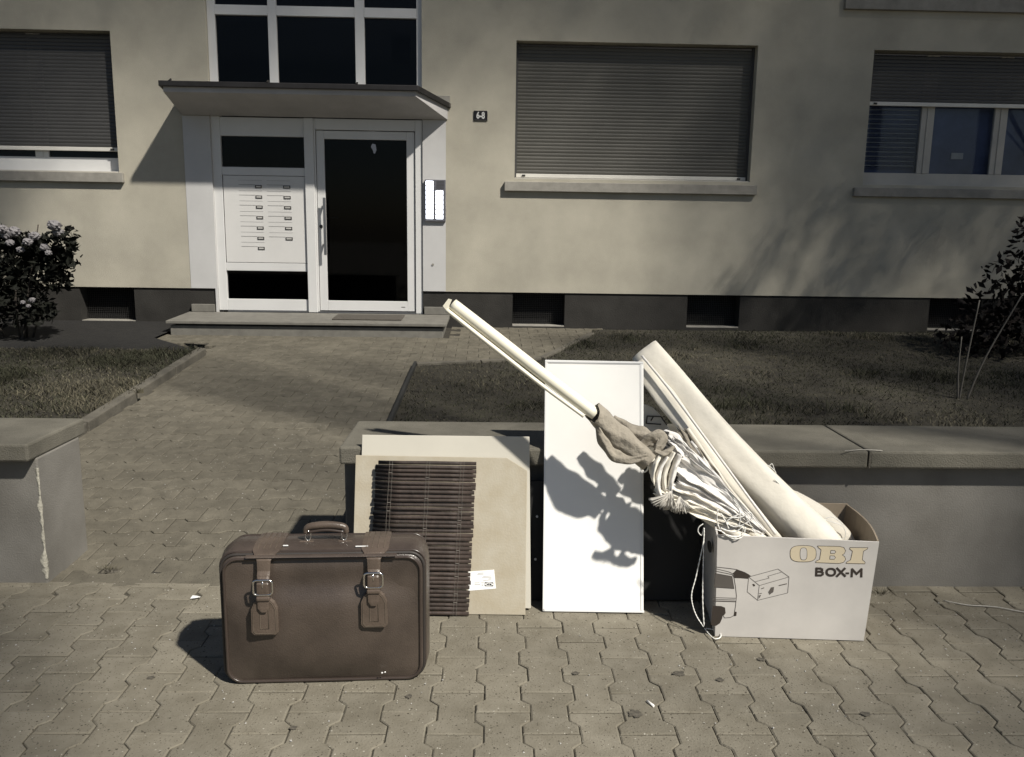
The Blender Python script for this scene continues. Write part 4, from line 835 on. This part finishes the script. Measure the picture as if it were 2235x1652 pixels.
b1_ = Vector((5.15, 8.3, gz(8.3))); rb2 = thing('shrub', 'dark reddish rose shrub at the right edge of the lawn', 'shrub', b1_)
blobs = [((.30,0,1.2),(.5,.4,.45)),((.05,0,.75),(.55,.4,.4)),((.5,0,.5),(.8,.5,.5)),((-.25,0,.40),(.5,.35,.35)),((.45,0,1.7),(.25,.2,.2)),((-.45,-.1,.22),(.5,.4,.22))]
leaf_cloud(rr_, blobs, 2700, .05).build('foliage', M['leaf2'], rb2)
for i in range(6):
    a = rr_.uniform(-.2,.9); k = MB(); k.tube(smooth_path([(a*.3,0,-.03),(a*.6,rr_.uniform(-.1,.1),.6),(a*.8,rr_.uniform(-.2,.2),rr_.uniform(1.1,1.7))], 4), .009, 6); k.build('cane', M['bark'], rb2)
b2_ = Vector((3.60, 6.55, gz(6.55))); bs = thing('bare_stems', 'three thin bare shoots standing in the right lawn', 'plant', b2_)
for P_ in (((2090,868),(2091,800),(2098,735)),((2092,868),(2108,790),(2137,655)),((2110,845),(2150,780),(2232,640))):
    k = MB(); Q_ = [at(x, y, 6.5)-b2_ for x, y in P_]; Q_ = [Vector((Q_[0].x, Q_[0].y, -.02))]+Q_[1:]; sp = smooth_path(Q_, 6); k.tube(sp, [lerp(.009,.005,i/(len(sp)-1)) for i in range(len(sp))], 6); k.build('stem', M['stem'], bs)
# weeds in the lawn
for i, (px_, py_, lab, n_) in enumerate(((1575,900,'tall grass tuft right behind the wall coping', 110),(305,858,'pale weed rosette in the left lawn', 40),(1850,905,'small grass tuft behind the coping near the box', 60))):
    Y = 5.5 if i != 1 else 6.3; p = hitp(px_, py_, (0,0,gz(Y)+(.05 if i == 1 else .01)), (0,0,1)); tf = MB()
    for _ in range(n_):
        a = rr_.uniform(0,6.28); h = rr_.uniform(.04,.13) if i != 1 else rr_.uniform(.02,.05); sp_ = rr_.uniform(0,.22 if i != 1 else .03); x, y = math.cos(a)*sp_, math.sin(a)*sp_*.5; w_ = .004; lx, ly = rr_.gauss(0,.4)*h, rr_.gauss(0,.4)*h
        tf.add([(x-w_,y,0),(x+w_,y,0),(x+w_*.7+lx*.4,y+ly*.4,h*.6),(x-w_*.7+lx*.4,y+ly*.4,h*.6),(x+lx,y+ly,h)], [(0,1,2,3),(3,2,4)])
    o = tf.build('grass_tuft', M['grass'] if i != 1 else M['dry']); o.location = p; tag(o, lab, 'plant')

# unseen trees: leaf dapple on the right house wall, further clumps added as shading
def tree(base, label, trunk_h, crown, n, size, seed, lr=1):
    r = random.Random(seed); t = thing('unseen_shade_tree', label, 'tree', base, 0, 'trees outside the picture')
    k = MB(); k.tube([(0,0,-.1),(.05,0,trunk_h*.5),(-.05,.05,trunk_h),(0,0,crown[0][0][2])], [.20,.16,.13,.05], 10); k.build('trunk', M['bark'], t)
    for c, rad in crown:
        k = MB(); k.tube(smooth_path([(0,0,trunk_h*.9),(c[0]*.5,c[1]*.5,(trunk_h+c[2])/2),c], 4), [.04*lr]*5+[.012*lr]*4, 6); k.build('limb', M['bark'], t)
    leaf_cloud(r, crown, n, size).build('crown', M['treeleaf'], t)
def blob(u, y, z, t, rad):                       # crown clump that stands up-light of a spot on the house or the ground
    return (Vector((u, y, z)) - SUN_DIR/(-SUN_DIR.z)*t, rad)
def shade_tree(base, label, seed, trunk_h, spots, n, size):
    bv = Vector(base); cr = [(blob(u, y, z, t, rad)[0]-bv, (rad, rad*.8, rad*.75)) for (u, y, z, t, rad) in spots]
    tree(base, label, trunk_h, [(tuple(c), rd) for c, rd in cr], n, size, seed, .35 if trunk_h < 4 else 1)
rt_ = random.Random(77)
far = [(u+rt_.uniform(-.3,.3), 9.5, z+rt_.uniform(-.3,.3), 13+rt_.uniform(-1,1), 1.5) for u in (3.4,4.6,5.8,7.0) for z in (2.6,3.6,4.6)] + [(2.4,9.5,3.7,13,1.2),(2.2,9.5,4.6,13,1.2)]
far += [(3.4,8.4,.3,12.5,1.1),(4.4,7.2,.3,12.5,1.2),(5.2,6.0,.3,12,1.2),(3.9,5.6,.3,12,1.0),(4.2,8.9,.4,12.5,1.0),(5.4,8.6,.4,12.5,1.1),(5.4,7.2,.3,12.4,1.1),(4.4,6.2,.3,12.2,.9),(6.6,9.4,1.2,12.8,1.2),(3.4,3.4,.3,11.5,.9),(2.7,2.6,.1,11.5,1.0),(2.0,2.0,.1,11.5,.9),(2.9,3.3,.5,11.5,.8)]  # clumps added out of view to darken the right lawn and foreground corner
shade_tree((12.0,-.8,0), 'unseen leafy tree at right, with clumps added to darken lawn and foreground', 5, 6.5, far + [(2.9,7.2,.3,12.3,.8),(2.2,8.8,.3,12.5,.8),(1.7,9.5,4.6,13.4,1.1),(3.0,4.4,.3,11.8,.8),(2.6,5.6,.3,12,.8),(2.4,6.4,.3,12,.7)], 20000, .075)
top = [(u, 9.5, 4.35+rt_.uniform(-.15,.25), 15.5+rt_.uniform(-1,1), 1.25) for u in (-7.4,-6.2,-5.0,-3.8,-2.6,-1.4,-.2,1.0)] + [(u, 9.5, 5.6, 16, 1.3) for u in (-6,-4,-2,0,1.8)]
top += [(-7.2,9.4,2.4,14.5,1.0),(-5.9,9.4,1.9,14.3,.8),(-6.6,9.4,1.2,14.2,.9),(-7.6,9.4,3.6,14.8,1.0),(-6.0,9.3,3.1,14.5,.8),(-7.0,8.0,.3,14,.9),(-5.8,6.6,.3,13,.9),(-2.3,2.5,.1,11.5,1.0),(-1.6,1.7,.1,11.5,.8),(-3.0,3.2,.3,11.5,.8),(-4.4,5.2,.3,12.5,.8)]
shade_tree((10.8,-4.0,0), 'added unseen foliage at right that dims the upper house front and the edges', 6, 9.5, top + [(-4.8,6.2,.3,12.8,.9),(-4.3,7.6,.3,13.2,.6),(1.0,8.8,.3,13.5,.7),(1.0,6.8,.3,12.8,.6)], 17000, .08)  # added foliage, shaped to dim the upper wall, left side and near corner
garden = [(2.7,9.55,.9,3.9,.35),(3.2,9.55,1.5,4.1,.35),(4.2,9.55,1.3,4.2,.55),(5.0,9.55,1.9,4.4,.6),(3.5,9.55,.9,4.0,.4),(5.8,9.55,1.4,4.2,.6),(4.6,9.55,2.6,4.6,.6),(5.6,9.55,2.8,4.8,.6),(6.6,9.55,2.0,4.6,.7),(3.9,9.55,2.0,4.4,.4)]
shade_tree((8.2,6.9,.2), 'small garden tree right of the picture close to the house', 8, 2.6, garden, 2700, .055)
# ------------------------------------------------------------------ litter
def litter(name, label, cat, px, py, outline, mt, h=.004, rz=0):
    p = hitp(px, py, (0,0,0), (0,0,1)); k = MB(); n = len(outline); rg = random.Random(px)
    a = [Vector((x, y, .001+rg.uniform(0,h))) for x, y in outline]; k.prism(a, Vector((0,0,.0012))); o = k.build(name, M[mt]); o.location = (p.x, p.y, .001); o.rotation_euler = (0,0,rz); tag(o, label, cat)
litter('paper_scrap', 'white paper scrap on the paving left of the suitcase', 'litter', 426, 1306, [(-.016,-.01),(.008,-.012),(.02,.004),(.004,.014),(-.012,.006)], 'paper', .008)
litter('paper_scrap', 'white paper scrap on the path left of the boards', 'litter', 713, 1075, [(-.012,-.008),(.006,-.012),(.016,.004),(.0,.012)], 'paper', .008)
p = hitp(1419, 1538, (0,0,0), (0,0,1)); k = MB(); k.tube([(-.008,.014,0),(.008,-.014,0)], .004, 8); o = k.build('cigarette_butt', M['butt']); o.location = (p.x, p.y, .0045); tag(o, 'white cigarette butt on the pavement in the foreground', 'cigarette butt')
sw_ = [hitp(x, y, (0,0,.006), (0,0,1)) for x, y in ((2058,1310),(2110,1320),(2170,1324),(2225,1334),(2300,1345))]; k = MB(); k.tube(smooth_path([q-sw_[0] for q in sw_], 5), .0022, 5); o = k.build('straw_stalk', M['fringe']); o.location = sw_[0]; tag(o, 'dry pale straw stalk lying on the pavement at right', 'straw')
sc_ = [hitp(x, y, (0,3.23,.606), (0,0,1)) for x, y in ((1843,984),(1880,981),(1925,983))]; k = MB(); k.tube([q-sc_[0] for q in sc_], .0016, 5); o = k.build('twig', M['fringe']); o.location = sc_[0]; tag(o, 'pale twig lying on the wall coping right of the rolls', 'twig')

# stains and grit on the paving belong to the paving
rs = random.Random(31)
for (px_, py_, r_m) in ((1386,1558,.024),(1482,1471,.020),(1570,1484,.014),(893,1521,.013),(502,1201,.014),(1255,1470,.012),(1660,1440,.014),(1765,1382,.012),(245,1247,.03),(640,1590,.012),(1890,1560,.016),(330,1480,.012)):
    p = hitp(px_, py_, (0,0,0), (0,0,1)); n_ = 22; k = MB(); k.add([(math.cos(6.283*i/n_)*r_m*(1+rs.uniform(-.35,.35)), math.sin(6.283*i/n_)*r_m*.8*(1+rs.uniform(-.35,.35)), 0) for i in range(n_)], [tuple(range(n_))])
    o = k.build('stain', M['stain'], side); o.location = (p.x, p.y, .0032)
gt = MB()
for _ in range(420):
    x, y = rs.uniform(-2.4,2.6), rs.uniform(1.9,3.25) if rs.random() < .6 else rs.uniform(3.3,6.5)
    if y > 3.2 and not (-2.5 < x < -.9): continue
    a = rs.uniform(0,6.28); s_ = rs.uniform(.0015,.0045); z = gz(y)+.003
    gt.add([(x+math.cos(a+q*2.1)*s_*rs.uniform(.6,1.3), y+math.sin(a+q*2.1)*s_, z) for q in range(3)]+[(x, y, z+s_*.8)], [(0,1,3),(1,2,3),(2,0,3)])
tag(gt.build('grit', M['plate_light'], side), kind='stuff')
for (px_, py_, lab) in ((238,1245,'small weed in the paving joints beside the left wall'),(1920,1296,'small dry weed at the foot of the wall right of the box')):
    p = hitp(px_, py_, (0,0,0), (0,0,1)); tf = MB()
    for _ in range(46):
        a = rs.uniform(0,6.28); h = rs.uniform(.008,.03); d_ = rs.uniform(0,.05); x, y = math.cos(a)*d_, math.sin(a)*d_*.5; lx, ly = math.cos(a)*h*1.2, math.sin(a)*h
        tf.add([(x-.0015,y,0),(x+.0015,y,0),(x+lx,y+ly,h)], [(0,1,2)])
    o = tf.build('weed', M['dry']); o.location = (p.x, p.y, .002); tag(o, lab, 'weed')
